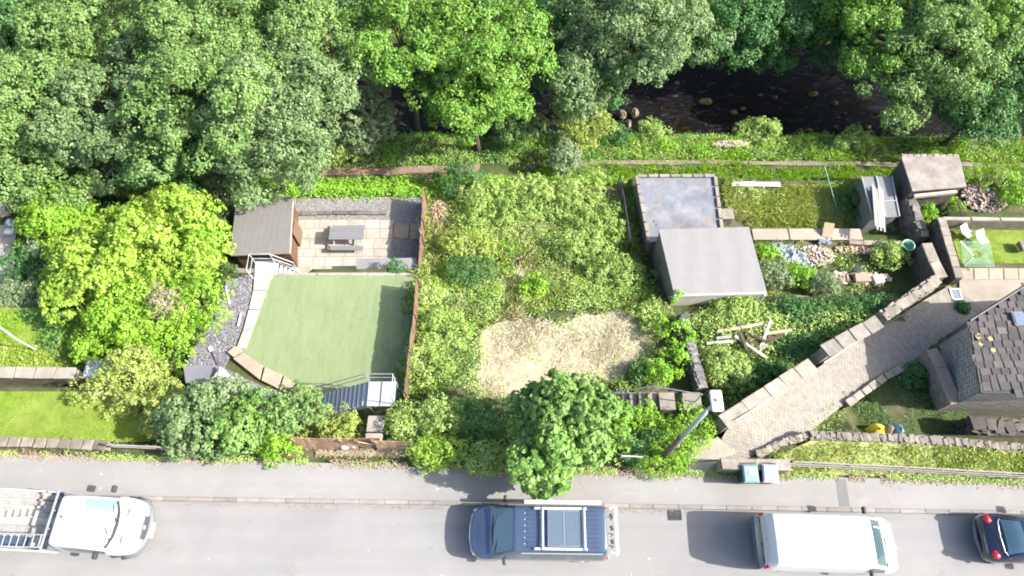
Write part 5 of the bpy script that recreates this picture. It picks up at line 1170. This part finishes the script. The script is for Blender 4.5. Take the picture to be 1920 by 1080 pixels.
# --- dark small car (faces +x)
SC = thing('hatchback_car', 'dark navy hatchback with red tail lights and yellow plate at the right edge', 'car', (18.75, 2.5, 0), None, -.035)
dk = paint('dark_car_paint', (.012, .016, .035), .18, .1, .2, 1.0)
st = [(-1.92, ring(.5, .4, .6, .7, .42, .01)), (-1.84, ring(.70, .32, .66, .86, .58, .02)), (-1.62, ring(.82, .28, .78, .98, .70, .03)), (-1.40, ring(.84, .25, .88, 1.06, .68, .04)), (-.85, ring(.84, .25, .94, 1.42, .58, .04)), (-.1, ring(.84, .25, .95, 1.50, .57, .04)), (.4, ring(.84, .25, .95, 1.44, .58, .04)),
      (1.0, ring(.84, .25, .92, 1.03, .68, .04)), (1.6, ring(.8, .25, .75, .9, .62, .03)), (1.85, ring(.6, .3, .6, .7, .45, .02))]
loft(st, [('rear_window', (3.2, 4), (3.8, 6), 0), ('windscreen', (6, 7), (4, 6), 0), ('side_window/a', (4, 6.6), (2, 3.2), 1), ('side_window/b', (4, 6.6), (2, 3.2), -1)], SC, {'body': dk, 'rear_window': GLASS_B, 'windscreen': GLASS_B, 'side_window/a': GLASS, 'side_window/b': GLASS})
wheels(SC, (1.2, -1.2), .82, .3)
for s_ in (-1, 1): rock((-1.66, s_*.6, .93), (.15, .16, .09), 5, 12).build('tail_light', RED, SC, smooth=True)
MB().box((-1.76, 0, .90), (.13, .5, .03), 0, R(-38)).build('number_plate', PL_Y, SC); m = MB()
for k in range(7): m.box((-1.762+.0, -.2+k*.065+(.03 if k > 3 else 0), .918), (.07, .03, .006), 0, R(-38))
m.build('plate_marks', M_black, bpy.data.objects['number_plate.001'] if False else SC)
m = MB(); m.tube([(-1.25, .72, 1.06), (-1.42, .5, 1.09), (-1.47, 0, 1.12), (-1.42, -.5, 1.09), (-1.25, -.72, 1.06)], .018, 6); m.build('window_trim', CHROME, SC, smooth=True)
m = MB(); m.tube([(-1.5, .84, .5), (-1.86, .62, .5), (-1.96, 0, .5), (-1.86, -.62, .5), (-1.5, -.84, .5)], .07, 8); m.build('rear_bumper', GREYB, SC, smooth=True)
MB().tube([(-1.3, .0, 1.15), (-1.1, -.3, 1.27)], .015, 6).build('wiper', M_black, SC); mirror(SC, .5, .98, .95, M_dark, 1); mirror(SC, .5, -.98, .95, M_dark, 1)

# ================================================================ VEGETATION
T = [  # px, py, radius px, crown centre z, kind, label
 (45, 215, 120, -.6, 'sycamore', 'sycamore crown at the left edge below the top corner', {}),
 (10, 60, 90, -1, 'deep', 'dark tree in the top left corner of the photo', {}),
 (165, 60, 130, -.6, 'sycamore', 'grey green sycamore near the top left corner', {}),
 (215, 225, 130, -1.0, 'blue', 'shaded blue green sycamore left of the big central wood', {}),
 (395, 60, 140, .2, 'sycamore', 'tall sycamore at the top edge, second of the left group', {}),
 (400, 200, 150, .8, 'sycamore', 'broad sycamore in the middle of the left wood', {}),
 (560, 75, 110, .2, 'sycamore', 'sycamore with pale seed clusters at the top edge', {}),
 (530, 200, 125, .2, 'blue', 'pale grey green sycamore at the right end of the left wood', {}),
 (330, 290, 85, -2.0, 'deep', 'dark low tree at the lower edge of the left wood', {}),
 (505, 300, 95, -1.6, 'blue', 'pale sycamore branch crown overhanging the path near the shed', {}),
 (90, 320, 90, -2.0, 'sycamore', 'sycamore above the olive bushes at left', {}),
 (760, 80, 110, .2, 'bright', 'bright green tree left of the narrow dark gap', {}),
 (905, 75, 115, .4, 'bright', 'bright green tree right of the narrow dark gap', {}),
 (890, 190, 95, -1.2, 'bright', 'bright green crown reaching down toward the river path', {}),
 (1160, 60, 115, -.4, 'blue', 'pale blue green tree right of the bright green ones', {}),
 (1265, 40, 75, -.6, 'blue', 'pale blue green crown at the top beside the river', {}),
 (1085, 150, 75, -1.8, 'blue', 'blue green crown hiding the left end of the river', {}),
 (1820, 215, 62, -2.6, 'deep', 'dark crown at the right end of the river just beyond the path', {}),
 (1745, 60, 90, -1.2, 'sycamore', 'green sycamore crown between the two right corner trees', {}),
 (1010, 40, 60, -1.5, 'deep', 'dark crown between the bright green trees and the pale blue green one', {}),
 (1320, 95, 40, -4.4, 'deep', 'small dark bush at the far water edge below the bare branch', {}),
 (1570, 70, 55, -4.2, 'deep', 'dark overhanging bush on the far bank right of the bare branch', {}),
 (1110, 135, 60, -2.0, 'deep', 'shaded low crown left of the river', {}),
 (1375, 50, 80, -3.6, 'deep', 'dark green bank tree above the left of the river', {}),
 (1490, 30, 80, -3.6, 'deep', 'dark green bank tree above the middle of the river', {}),
 (1440, 80, 50, -4.6, 'deep', 'low dark bush drooping to the far water edge', {}),
 (1650, 30, 110, -2.0, 'bright', 'large mid green tree over the far bank right of centre', {}),
 (1760, 110, 105, -2.0, 'sycamore', 'large green tree hanging over the right of the river', {}),
 (1860, 40, 95, -1.6, 'bright', 'green tree in the top right corner', {}),
 (1705, 175, 72, -2.6, 'sycamore', 'lowest drooping bough crown over the right of the river', {}),
 (1895, 180, 88, -2.6, 'deep', 'dark blue green tree at the right edge beyond the path', {}),
]
for i, (px, py, rp, z, kd, lb, k) in enumerate(T):
    tree('sycamore_tree' if 'sycamore' in lb else 'tree', lb, px, py, rp, z, kd, 100+i, group='trees of the riverside wood', leaf=.145, dens=1.5, per=30, spread=.30, **k)
S = [ # px py rpx ztop kind label opts
 (295, 470, 118, .3, 'yellow', 'big yellow green bush in the middle of the left gardens', dict(rpy=105, leaf=.15, name='large_bush')),
 (200, 520, 105, -.3, 'yellow', 'yellow green bush lobe joined to the left of the biggest one', dict(leaf=.15, name='large_bush')),
 (255, 600, 90, -.6, 'lime', 'lime green bush below the biggest yellow bush', dict(leaf=.13)),
 (370, 560, 62, -.4, 'lime', 'dense light green bush between the yellow bush and the slate bed', dict()),
 (315, 570, 36, .0, 'brown', 'patch of dry twiggy bush amid the yellow bush', dict(leaf=.08, dens=.7)),
 (380, 450, 46, -.8, 'fern', 'fresh green bush left of the shed', dict()),
 (110, 415, 72, -1.2, 'lime', 'vivid lime green bush near the left edge', dict(rpy=55, leaf=.13)),
 (180, 640, 42, -1.3, 'lime', 'small vivid green bush in front of the yellow bush', dict()),
 (330, 630, 55, -.9, 'lime', 'rounded green bush above the glass frame', dict()),
 (60, 500, 48, -2.3, 'deep', 'dark green bush at the left edge yard', dict()),
 (50, 560, 50, -2.3, 'grey', 'shaded grey green bush above the left lawn', dict(rpy=25)),
 (90, 460, 35, -2.2, 'grey', 'blue grey bush between the lime and the yellow bushes', dict()),
 (60, 300, 70, -3.2, 'olive', 'olive twiggy bush at the far left below the wood', dict(rpy=45)),
 (160, 330, 70, -3.0, 'olive', 'olive bush right of the far left one below the wood', dict(rpy=35)),
 (260, 350, 60, -3.2, 'bramble', 'green bush above the yellow bush', dict(rpy=30)),
 (345, 365, 45, -3.2, 'deep', 'dark bush in shade left of the shed corner', dict(rpy=40)),
 (400, 390, 30, -3.0, 'grey', 'white flowering elder beside the shed corner', dict()),
 (685, 235, 62, -2.6, 'grey', 'grey leaved bush below the dark gap in the wood', dict(rpy=55, leaf=.16)),
 (640, 290, 35, -4.2, 'bramble', 'low green bush beside the brown path', dict(rpy=18)),
 (1090, 225, 60, -3.0, 'olive', 'feathery olive willow bush at the left end of the river', dict(rpy=55, leaf=.10)),
 (960, 235, 45, -3.4, 'sycamore', 'green bush at the foot of the bright green trees', dict(leaf=.14)),
 (1160, 255, 25, -4.6, 'deep', 'small dark green bush on the bank beside the willow bush', dict()),
 (1225, 250, 28, -4.8, 'bramble', 'bright weeds clump on the river bank', dict(rpy=16)),
 (1420, 250, 40, -4.9, 'bramble', 'grey green clump hanging over the water edge', dict(rpy=18)),
 (1060, 300, 32, -3.4, 'grey', 'pale leaved young tree standing by the path above the wild garden', dict(rpy=38, leaf=.12)),
 (1600, 268, 35, -4.8, 'bramble', 'green clump on the bank north of the grey shed', dict(rpy=16)),
 (1870, 345, 40, -3.6, 'bramble', 'leafy bush beyond the rubble heap', dict(rpy=26)),
 (1905, 360, 35, -3.4, 'fern', 'bright leafy bush at the right edge above the small lawn', dict(rpy=35)),
 (870, 340, 45, -2.9, 'deep', 'tall dark green bush beside the dark pit near the patio fence', dict(rpy=32)),
 (905, 385, 58, -3.0, 'bramble', 'bramble mound at the top left of the wild garden', dict(rpy=45)),
 (985, 375, 60, -3.2, 'bramble', 'bramble mound at the top middle of the wild garden', dict(rpy=42)),
 (1080, 375, 62, -3.2, 'bramble', 'bramble mound at the top right of the wild garden', dict(rpy=45)),
 (1130, 430, 50, -2.9, 'bramble', 'bramble mound beside the wire fence', dict(rpy=45)),
 (1090, 470, 50, -2.6, 'bramble', 'low wide bramble mound right of the bare patch', dict(rpy=30)),
 (1160, 520, 58, -2.3, 'bramble', 'bramble mound below left of the garage', dict(rpy=38)),
 (880, 470, 60, -2.9, 'olive', 'yellowish bramble mound by the patio fence', dict(rpy=30)),
 (880, 510, 48, -2.5, 'deep', 'dark green currant bush in the wild garden', dict(rpy=25, leaf=.08)),
 (800, 560, 42, -1.4, 'bramble', 'ivy mound over the fence beside the artificial lawn', dict(rpy=40)),
 (835, 620, 45, -1.3, 'bramble', 'ivy mound lower down beside the dry patch', dict(rpy=45)),
 (792, 690, 40, -1.0, 'bramble', 'ivy mound at the lower end of the lawn fence', dict(rpy=50)),
 (1000, 540, 28, -2.3, 'lime', 'small bright fern clump above the dry patch', dict(rpy=22)),
 (1265, 640, 32, -1.0, 'fern', 'tall feathery light green conifer hedge by the dry stone wall', dict(rpy=80, leaf=.13, name='hedge')),
 (1235, 700, 26, -1.1, 'fern', 'bright fern bush at the foot of the conifer hedge', dict(rpy=22)),
 (1195, 700, 22, -1.5, 'deep', 'small dark bush between the dry patch and the fern', dict()),
 (1225, 590, 32, -1.6, 'bramble', 'green bush below the garage corner', dict(rpy=30)),
 (1450, 520, 36, -2.7, 'grey', 'pale green nettle clump right of the garage', dict(rpy=26)),
 (1495, 515, 26, -2.7, 'fern', 'bright nettle clump below the plastic sheet', dict(rpy=22)),
 (1545, 535, 32, -2.6, 'grey', 'nettle clump in front of the pale rubble', dict(rpy=20)),
 (1435, 475, 18, -2.9, 'fern', 'rhubarb like leaves beside the garage roof', dict()),
 (1665, 480, 35, -2.8, 'bramble', 'bramble bush in front of the rusty bricks', dict(rpy=22)),
 (1640, 590, 45, -2.3, 'deep', 'dark bramble against the upper ramp wall', dict(rpy=28)),
 (1560, 600, 55, -2.3, 'deep', 'dark bramble above the upper ramp wall', dict(rpy=35)),
 (1490, 590, 45, -2.2, 'deep', 'dark green bramble behind the timber heap', dict(rpy=25)),
 (1500, 655, 40, -1.9, 'deep', 'dark bramble below right of the timber heap', dict(rpy=25)),
 (1380, 580, 45, -1.9, 'bramble', 'light green bush between garage and timber heap', dict(rpy=22)),
 (1370, 700, 50, -1.3, 'bramble', 'bush between the dry stone wall and the lower ramp', dict(rpy=40)),
 (1440, 700, 38, -1.5, 'deep', 'dark bush against the lower ramp wall', dict(rpy=25)),
 (1605, 385, 28, -3.6, 'deep', 'dark green bush left of the grey shed', dict(rpy=32)),
 (1780, 388, 18, -3.6, 'fern', 'small bush in front of the stone store', dict()),
 (1735, 405, 14, -3.3, 'fern', 'small green tuft on the tumbled wall', dict()),
 (250, 725, 78, .3, 'olive', 'airy yellow green shrub over the left lawn end', dict(rpy=62, leaf=.11, dens=.8)),
 (320, 770, 60, .9, 'olive', 'airy yellow green shrub nearer the street at left', dict(rpy=55, leaf=.11, dens=.8)),
 (375, 790, 70, 1.7, 'blue', 'blue green elder by the pavement at left', dict(rpy=72, leaf=.15, name='elder_bush')),
 (462, 795, 62, 1.6, 'sapling', 'mottled elder bush overhanging the pavement', dict(rpy=62, leaf=.15, name='elder_bush')),
 (545, 775, 50, 1.2, 'sycamore', 'blue green elder beside the metal stairs', dict(rpy=45, leaf=.14, name='elder_bush')),
 (430, 745, 45, .6, 'grey', 'grey green elder top near the white panel', dict(rpy=30, leaf=.14, name='elder_bush')),
 (520, 838, 36, .9, 'lime', 'yellow green bush at the left end of the orange street fence', dict(rpy=22)),
 (630, 800, 45, .2, 'olive', 'straggly olive bush under the metal stairs', dict(rpy=28, dens=.6)),
 (760, 790, 40, .4, 'bramble', 'green hedge bush right of the slab path', dict(rpy=35)),
 (830, 790, 60, .8, 'bramble', 'mid green hedge bush behind the yellow one', dict(rpy=40)),
 (820, 850, 46, 1.1, 'yellow', 'rounded yellow bush at the pavement edge', dict(rpy=30, leaf=.08)),
 (900, 800, 55, 1.0, 'deep', 'dark green hedge bush left of the sapling', dict(rpy=50)),
 (905, 865, 42, 1.0, 'bramble', 'mid green privet bush at the pavement left of the sapling', dict(rpy=24)),
 (1190, 790, 42, .6, 'lime', 'yellowish bush below the stone steps', dict(rpy=32)),
 (1235, 870, 38, .9, 'lime', 'lime hedge bush at the foot of the lamp post', dict(rpy=24, leaf=.08)),
 (1290, 800, 46, 1.1, 'lime', 'lime green privet hedge right of the lamp post', dict(rpy=42, leaf=.08)),
 (1265, 840, 36, 1.0, 'lime', 'lime green hedge between lamp post and gateway', dict(rpy=30, leaf=.08)),
 (1190, 850, 34, .6, 'deep', 'dark hedge bush behind the pale metal rails', dict(rpy=26)),
 (1215, 820, 26, .5, 'deep', 'dark green bush behind the lower lamp pole', dict()),
 (1720, 705, 34, -1.7, 'deep', 'dark weeds at the top corner of the sunken garden', dict(rpy=22)),
 (1803, 578, 7, -2.75, 'deep', 'small round plant on the yard beside the house gutter', dict()),
 (740, 505, 16, -2.0, 'deep', 'small self sown plant on the storage box', dict(dens=.6)),
]
for i, (px, py, rp, zt, kd, lb, k) in enumerate(S): shrub(lb, px, py, rp, zt-(.4 if 'bramble mound' in lb else 0), kd, 300+i, **({**k, 'dens': .6} if 'bramble mound' in lb else k))
# sapling over the pavement
tree('sycamore_sapling', 'bushy young sycamore overhanging the pavement beside the navy van', 1060, 800, 98, 2.0, 'sapling', 900, leaf=.20, lobe=.5, nl=34, spread=.18, base=(P(1055, 830, 1).x, 6.6), dens=1.3, flat=.8)
tree('sycamore_sapling', 'lower bough crown of a young sycamore closest to the van roof', 1025, 880, 48, 1.9, 'sapling', 901, leaf=.19, lobe=.35, nl=16, spread=.15, base=(P(1035, 850, 1).x, 6.3), dens=1.3, trunk_r=.06)
tree('sycamore_sapling', 'bright young sycamore next to the bushy one at its right', 1125, 790, 55, 1.4, 'bright', 902, leaf=.17, lobe=.4, nl=18, spread=.16, base=(P(1125, 830, 1).x, 7), dens=1.2, trunk_r=.07)

# ground masses
def m_lawn(name, a, b, c):
    s = N(name); p = s.pos(); k = s.ramp(s.noise(p, 1.3, 6, .7, .4), [(.3, a), (.5, b), (.7, c)]); f = s.noise(p, 30, 4, .8)
    k = s.mix(.6, k, s.ramp(f, [(.25, (.55,)*3), (.75, (1.15,)*3)]), 'MULTIPLY'); s.bump(f, .6, .04); return s.col(k, .95)
M_lawn = m_lawn('mown_lawn', (.10, .15, .018), (.155, .215, .03), (.21, .265, .055)); M_rough = m_lawn('rough_grass', (.17, .20, .05), (.26, .28, .09), (.35, .35, .17))
for nm, q_, z_, mt_ in (('lawn', [(-300, 734), (238, 734), (288, 828), (-300, 828)], -.7, M_lawn), ('lawn', [(-300, 572), (200, 580), (240, 692), (-300, 692)], -2.3, M_lawn), ('lawn', [(1776, 414), (2200, 414), (2200, 498), (1802, 498)], -3.5, M_lawn), ('rough_grass', [(1356, 345), (1630, 345), (1690, 434), (1420, 434)], -4.4, M_rough)):
    sheet(nm, W(q_, z_+.0), mt_, .04)
m = MB(); q_ = [P(*p) for p in ((1450, 858, .08), (1520, 826, .08), (1700, 828, .08), (1960, 846, .08), (1960, 897, .08), (1480, 888, .08))]; m.prism([(p.x, p.y) for p in q_], .0, .06); m.build('grass_strip', M_rough, kind='structure')
WILD = [(790, 345), (1195, 340), (1225, 560), (1230, 600), (1210, 735), (1150, 745), (1150, 590), (1050, 585), (890, 620), (888, 735), (760, 760), (790, 500)]
straw_poly = W([(895, 620), (930, 600), (1000, 598), (1060, 605), (1090, 588), (1190, 586), (1228, 618), (1222, 660), (1180, 710), (1100, 740), (1000, 748), (890, 745)], -2.2)
BOX = [P(1235, 470, -4), P(1260, 570, -3), P(1440, 565, -3), P(1350, 330, -4), P(1195, 330, -4)]
c0_ = P(1040, 665, -2.2); straw_in = [c0_+(p-c0_)*.98 for p in straw_poly]
TRACK = W([(960, 452), (1003, 458), (1005, 490), (985, 520), (975, 560), (990, 602), (925, 606), (945, 570), (940, 530), (968, 500)], -2.6)
BARE = W([(800, 395), (850, 400), (845, 440), (800, 445)], -3.6)
cover('ground_cover', 'brambles, nettles and ivy overgrowing the wild middle garden', 'undergrowth', WILD, -2.8, 'bramble', 520, .75, .085, 20, per=7, excl=(straw_in, BOX, TRACK, BARE), freq=1.5, pw=1.3)
cover('ground_cover', 'fresher green nettle patches in the wild middle garden', 'undergrowth', WILD, -2.8, 'fern', 300, .7, .08, 120, per=7, excl=(straw_poly, BOX, TRACK, BARE), freq=1.9, pw=1.4, thresh=.38)
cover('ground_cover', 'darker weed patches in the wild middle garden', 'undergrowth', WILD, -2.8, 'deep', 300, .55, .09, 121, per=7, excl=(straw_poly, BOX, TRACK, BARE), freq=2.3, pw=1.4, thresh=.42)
cover('long_grass', 'olive seed heads mixed through the wild middle garden', 'long grass', WILD, -2.8, None, 260, .5, .03, 122, per=7, blade=True, mat=LONG, excl=(straw_poly, BOX), freq=1.2, thresh=-.2)
for q_, nm in ((TRACK, 'pale flattened dry grass track above the straw patch'), (BARE, 'dry dead stems beside the patio fence')): cover('dry_grass', nm, 'dry grass', q_, -2.6, None, 1300, .2, .035, 123, per=8, blade=True, mat=STRAW, lean_=1.6)
cover('long_grass', 'dry pale grass between the brambles of the wild garden', 'long grass', [(800, 380), (1190, 400), (1200, 600), (860, 620), (800, 500)], -3, None, 200, .35, .03, 21, per=6, blade=True, mat=STRAW, thresh=.25, excl=(straw_poly, BOX))
cover('dry_grass', 'mown straw coloured grass patch behind the sapling', 'dry grass', straw_poly, -2.2, None, 1300, .11, .03, 22, per=8, blade=True, mat=STRAW, lean_=1.9)
cover('weeds', 'sparse green weeds poking through the straw patch', 'weeds', straw_poly, -2.2, 'olive', 110, .12, .06, 23, thresh=.15, freq=2.5)
cover('weeds', 'ragged weeds creeping in over the edge of the straw patch', 'weeds', [c0_+(p-c0_)*1.05 for p in straw_poly], -2.2, 'bramble', 420, .25, .08, 223, per=6, thresh=-.15, freq=2.2, excl=([c0_+(p-c0_)*.92 for p in straw_poly],))
st_ = N('straw_ground'); kk = st_.ramp(st_.noise(st_.pos(), 3, 6, .8), [(.3, (.22, .20, .11)), (.5, (.36, .32, .22)), (.7, (.46, .42, .32))]); M_sg = st_.col(kk, .95)
m = MB(); q = []
for i in range(len(straw_poly)):
    for k in range(10):
        p = straw_poly[i].lerp(straw_poly[(i+1) % len(straw_poly)], k/10); cc_ = P(1040, 665, -2.2); p = cc_+(p-cc_)*(.93+.07*random.random()); q.append(p)
m.prism([(p.x, p.y) for p in q], -2.3, -2.195); m.build('dry_lawn', M_sg, kind='structure')
cover('undergrowth', 'nettles and weeds around the timber heap', 'undergrowth', [(1340, 575), (1470, 560), (1680, 555), (1660, 590), (1540, 655), (1530, 690), (1350, 795), (1320, 740), (1290, 600)], -2.4, 'bramble', 380, .5, .10, 24, per=6, freq=1.7)
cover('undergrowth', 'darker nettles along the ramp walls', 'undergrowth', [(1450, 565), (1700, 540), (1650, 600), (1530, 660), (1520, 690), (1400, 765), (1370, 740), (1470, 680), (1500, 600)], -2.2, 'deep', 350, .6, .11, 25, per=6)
cover('undergrowth', 'weeds through the cluttered garden', 'undergrowth', [(1420, 450), (1700, 455), (1710, 540), (1440, 560)], -3.6, 'bramble', 260, .3, .09, 26, per=6, thresh=.05)
BANK = [(600, 238), (900, 242), (1010, 240), (1150, 228), (1260, 226), (1400, 238), (1600, 250), (1960, 255), (1960, 300), (1100, 298), (760, 315), (600, 312)]
cover('bank_vegetation', 'bright weeds and grass on the river bank north of the path', 'undergrowth', BANK, -5.3, 'bramble', 330, .4, .08, 27, per=6, freq=1.6, pw=1.5)
cover('bank_vegetation', 'fresh green clumps on the river bank', 'undergrowth', BANK, -5.3, 'fern', 330, .5, .08, 127, per=6, freq=2.1, thresh=.25)
cover('bank_vegetation', 'dark green clumps on the river bank', 'undergrowth', BANK, -5.3, 'deep', 300, .45, .09, 128, per=6, freq=1.8, thresh=.45)
cover('weeds', 'grass tufts half covering the river path', 'weeds', [(1080, 298), (1960, 300), (1960, 318), (1080, 312)], -5.2, None, 700, .15, .03, 129, per=7, blade=True, mat=GRASS, thresh=-.1)
cover('long_grass', 'bright long grass along the river path', 'long grass', [(1000, 308), (1690, 312), (1960, 312), (1960, 345), (1340, 335), (1000, 340)], -5.0, None, 700, .22, .035, 28, per=8, blade=True, mat=GRASS)
cover('long_grass', 'bright long grass on the bank above the river', 'long grass', [(1130, 240), (1960, 262), (1960, 300), (1090, 300)], -5.3, None, 500, .25, .035, 29, per=8, blade=True, mat=GRASS)
cover('undergrowth', 'weeds between the brown path and the patio', 'undergrowth', [(440, 330), (800, 328), (1000, 325), (1190, 330), (1190, 345), (850, 352), (798, 384), (640, 386), (552, 384), (440, 380)], -4.9, 'fern', 420, .4, .10, 30, per=6)
cover('long_grass', 'tall pale grass in the plot left of the grey shed', 'long grass', [(1352, 345), (1620, 345), (1640, 425), (1410, 430), (1360, 400)], -4.4, None, 900, .38, .035, 31, per=8, blade=True, mat=LONG)
cover('weeds', 'dark weeds in the plot around the green frame', 'weeds', [(1352, 345), (1640, 345), (1690, 440), (1410, 432)], -4.4, 'bramble', 200, .35, .09, 32, thresh=.1)
cover('grass', 'lush green grass of the small right lawn', 'grass', [(1778, 414), (2000, 414), (2000, 498), (1802, 498)], -3.5, None, 900, .06, .03, 33, per=8, blade=True, mat=GRASS)
cover('grass', 'sunlit lawn at the lower left', 'grass', [(-100, 735), (260, 735), (330, 826), (-100, 826)], -.7, None, 900, .045, .03, 34, per=8, blade=True, mat=GRASS)
cover('grass', 'lawn left of the big yellow bush', 'grass', [(-100, 575), (180, 585), (190, 690), (-100, 690)], -2.3, None, 900, .12, .03, 35, per=8, blade=True, mat=GRASS)
cover('weeds', 'flowering weeds in the bed above the left garden wall', 'weeds', [(-60, 640), (150, 645), (160, 692), (-60, 692)], -2.3, 'olive', 250, .3, .09, 36)
cover('long_grass', 'sunlit grass strip between the rubble wall and rail fence', 'long grass', [(1440, 858), (1520, 828), (1700, 832), (1960, 850), (1960, 893), (1490, 885)], .05, None, 700, .22, .03, 37, per=8, blade=True, mat=LONG)
cover('weeds', 'leafy weeds on the grass strip by the pavement', 'weeds', [(1460, 852), (1520, 830), (1960, 850), (1960, 900), (1490, 890)], .05, 'bramble', 260, .2, .07, 38, thresh=.1)
cover('grass', 'patchy shaded grass in the sunken garden', 'grass', [(1600, 750), (1720, 680), (1760, 690), (1810, 780), (1810, 815), (1610, 815)], -1.95, 'deep', 330, .12, .07, 39, thresh=-.15, freq=2)
cover('weeds', 'weeds growing over the corner of the lower cobbled ramp', 'weeds', [(1470, 820), (1560, 745), (1600, 760), (1610, 812), (1500, 815)], -1.0, 'bramble', 320, .15, .07, 40, thresh=-.05)
cover('ground_cover', 'hedge bottom foliage between the street and the wild garden', 'undergrowth', [(730, 745), (960, 760), (1290, 768), (1290, 870), (1150, 875), (940, 875), (735, 850)], -.3, 'bramble', 330, .8, .10, 41, per=6)
cover('ground_cover', 'brown stemmed scrub under the metal stairs', 'undergrowth', [(560, 765), (688, 785), (684, 838), (540, 845)], -.3, 'olive', 300, .35, .08, 42, per=6)
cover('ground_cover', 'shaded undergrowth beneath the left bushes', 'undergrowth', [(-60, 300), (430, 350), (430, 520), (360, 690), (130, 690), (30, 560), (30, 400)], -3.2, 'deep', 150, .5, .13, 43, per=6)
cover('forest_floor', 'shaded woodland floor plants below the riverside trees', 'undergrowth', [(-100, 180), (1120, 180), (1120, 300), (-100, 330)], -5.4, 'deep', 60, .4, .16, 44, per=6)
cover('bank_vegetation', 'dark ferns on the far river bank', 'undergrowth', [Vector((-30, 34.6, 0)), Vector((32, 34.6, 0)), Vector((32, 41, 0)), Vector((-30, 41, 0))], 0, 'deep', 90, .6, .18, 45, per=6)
cover('weeds', 'weeds over the low street wall at the left', 'weeds', [(-60, 812), (210, 824), (300, 838), (300, 858), (-60, 846)], .1, 'bramble', 300, .3, .07, 146, per=6, thresh=.0)
cover('weeds', 'tufts along the slate bed and slab edges', 'weeds', [(370, 600), (470, 600), (440, 690), (500, 750), (360, 750)], -2, 'olive', 160, .08, .06, 46, thresh=.35)
for o in bpy.data.objects:
    for k in ('_o', '_loc'):
        if k in o: del o[k]
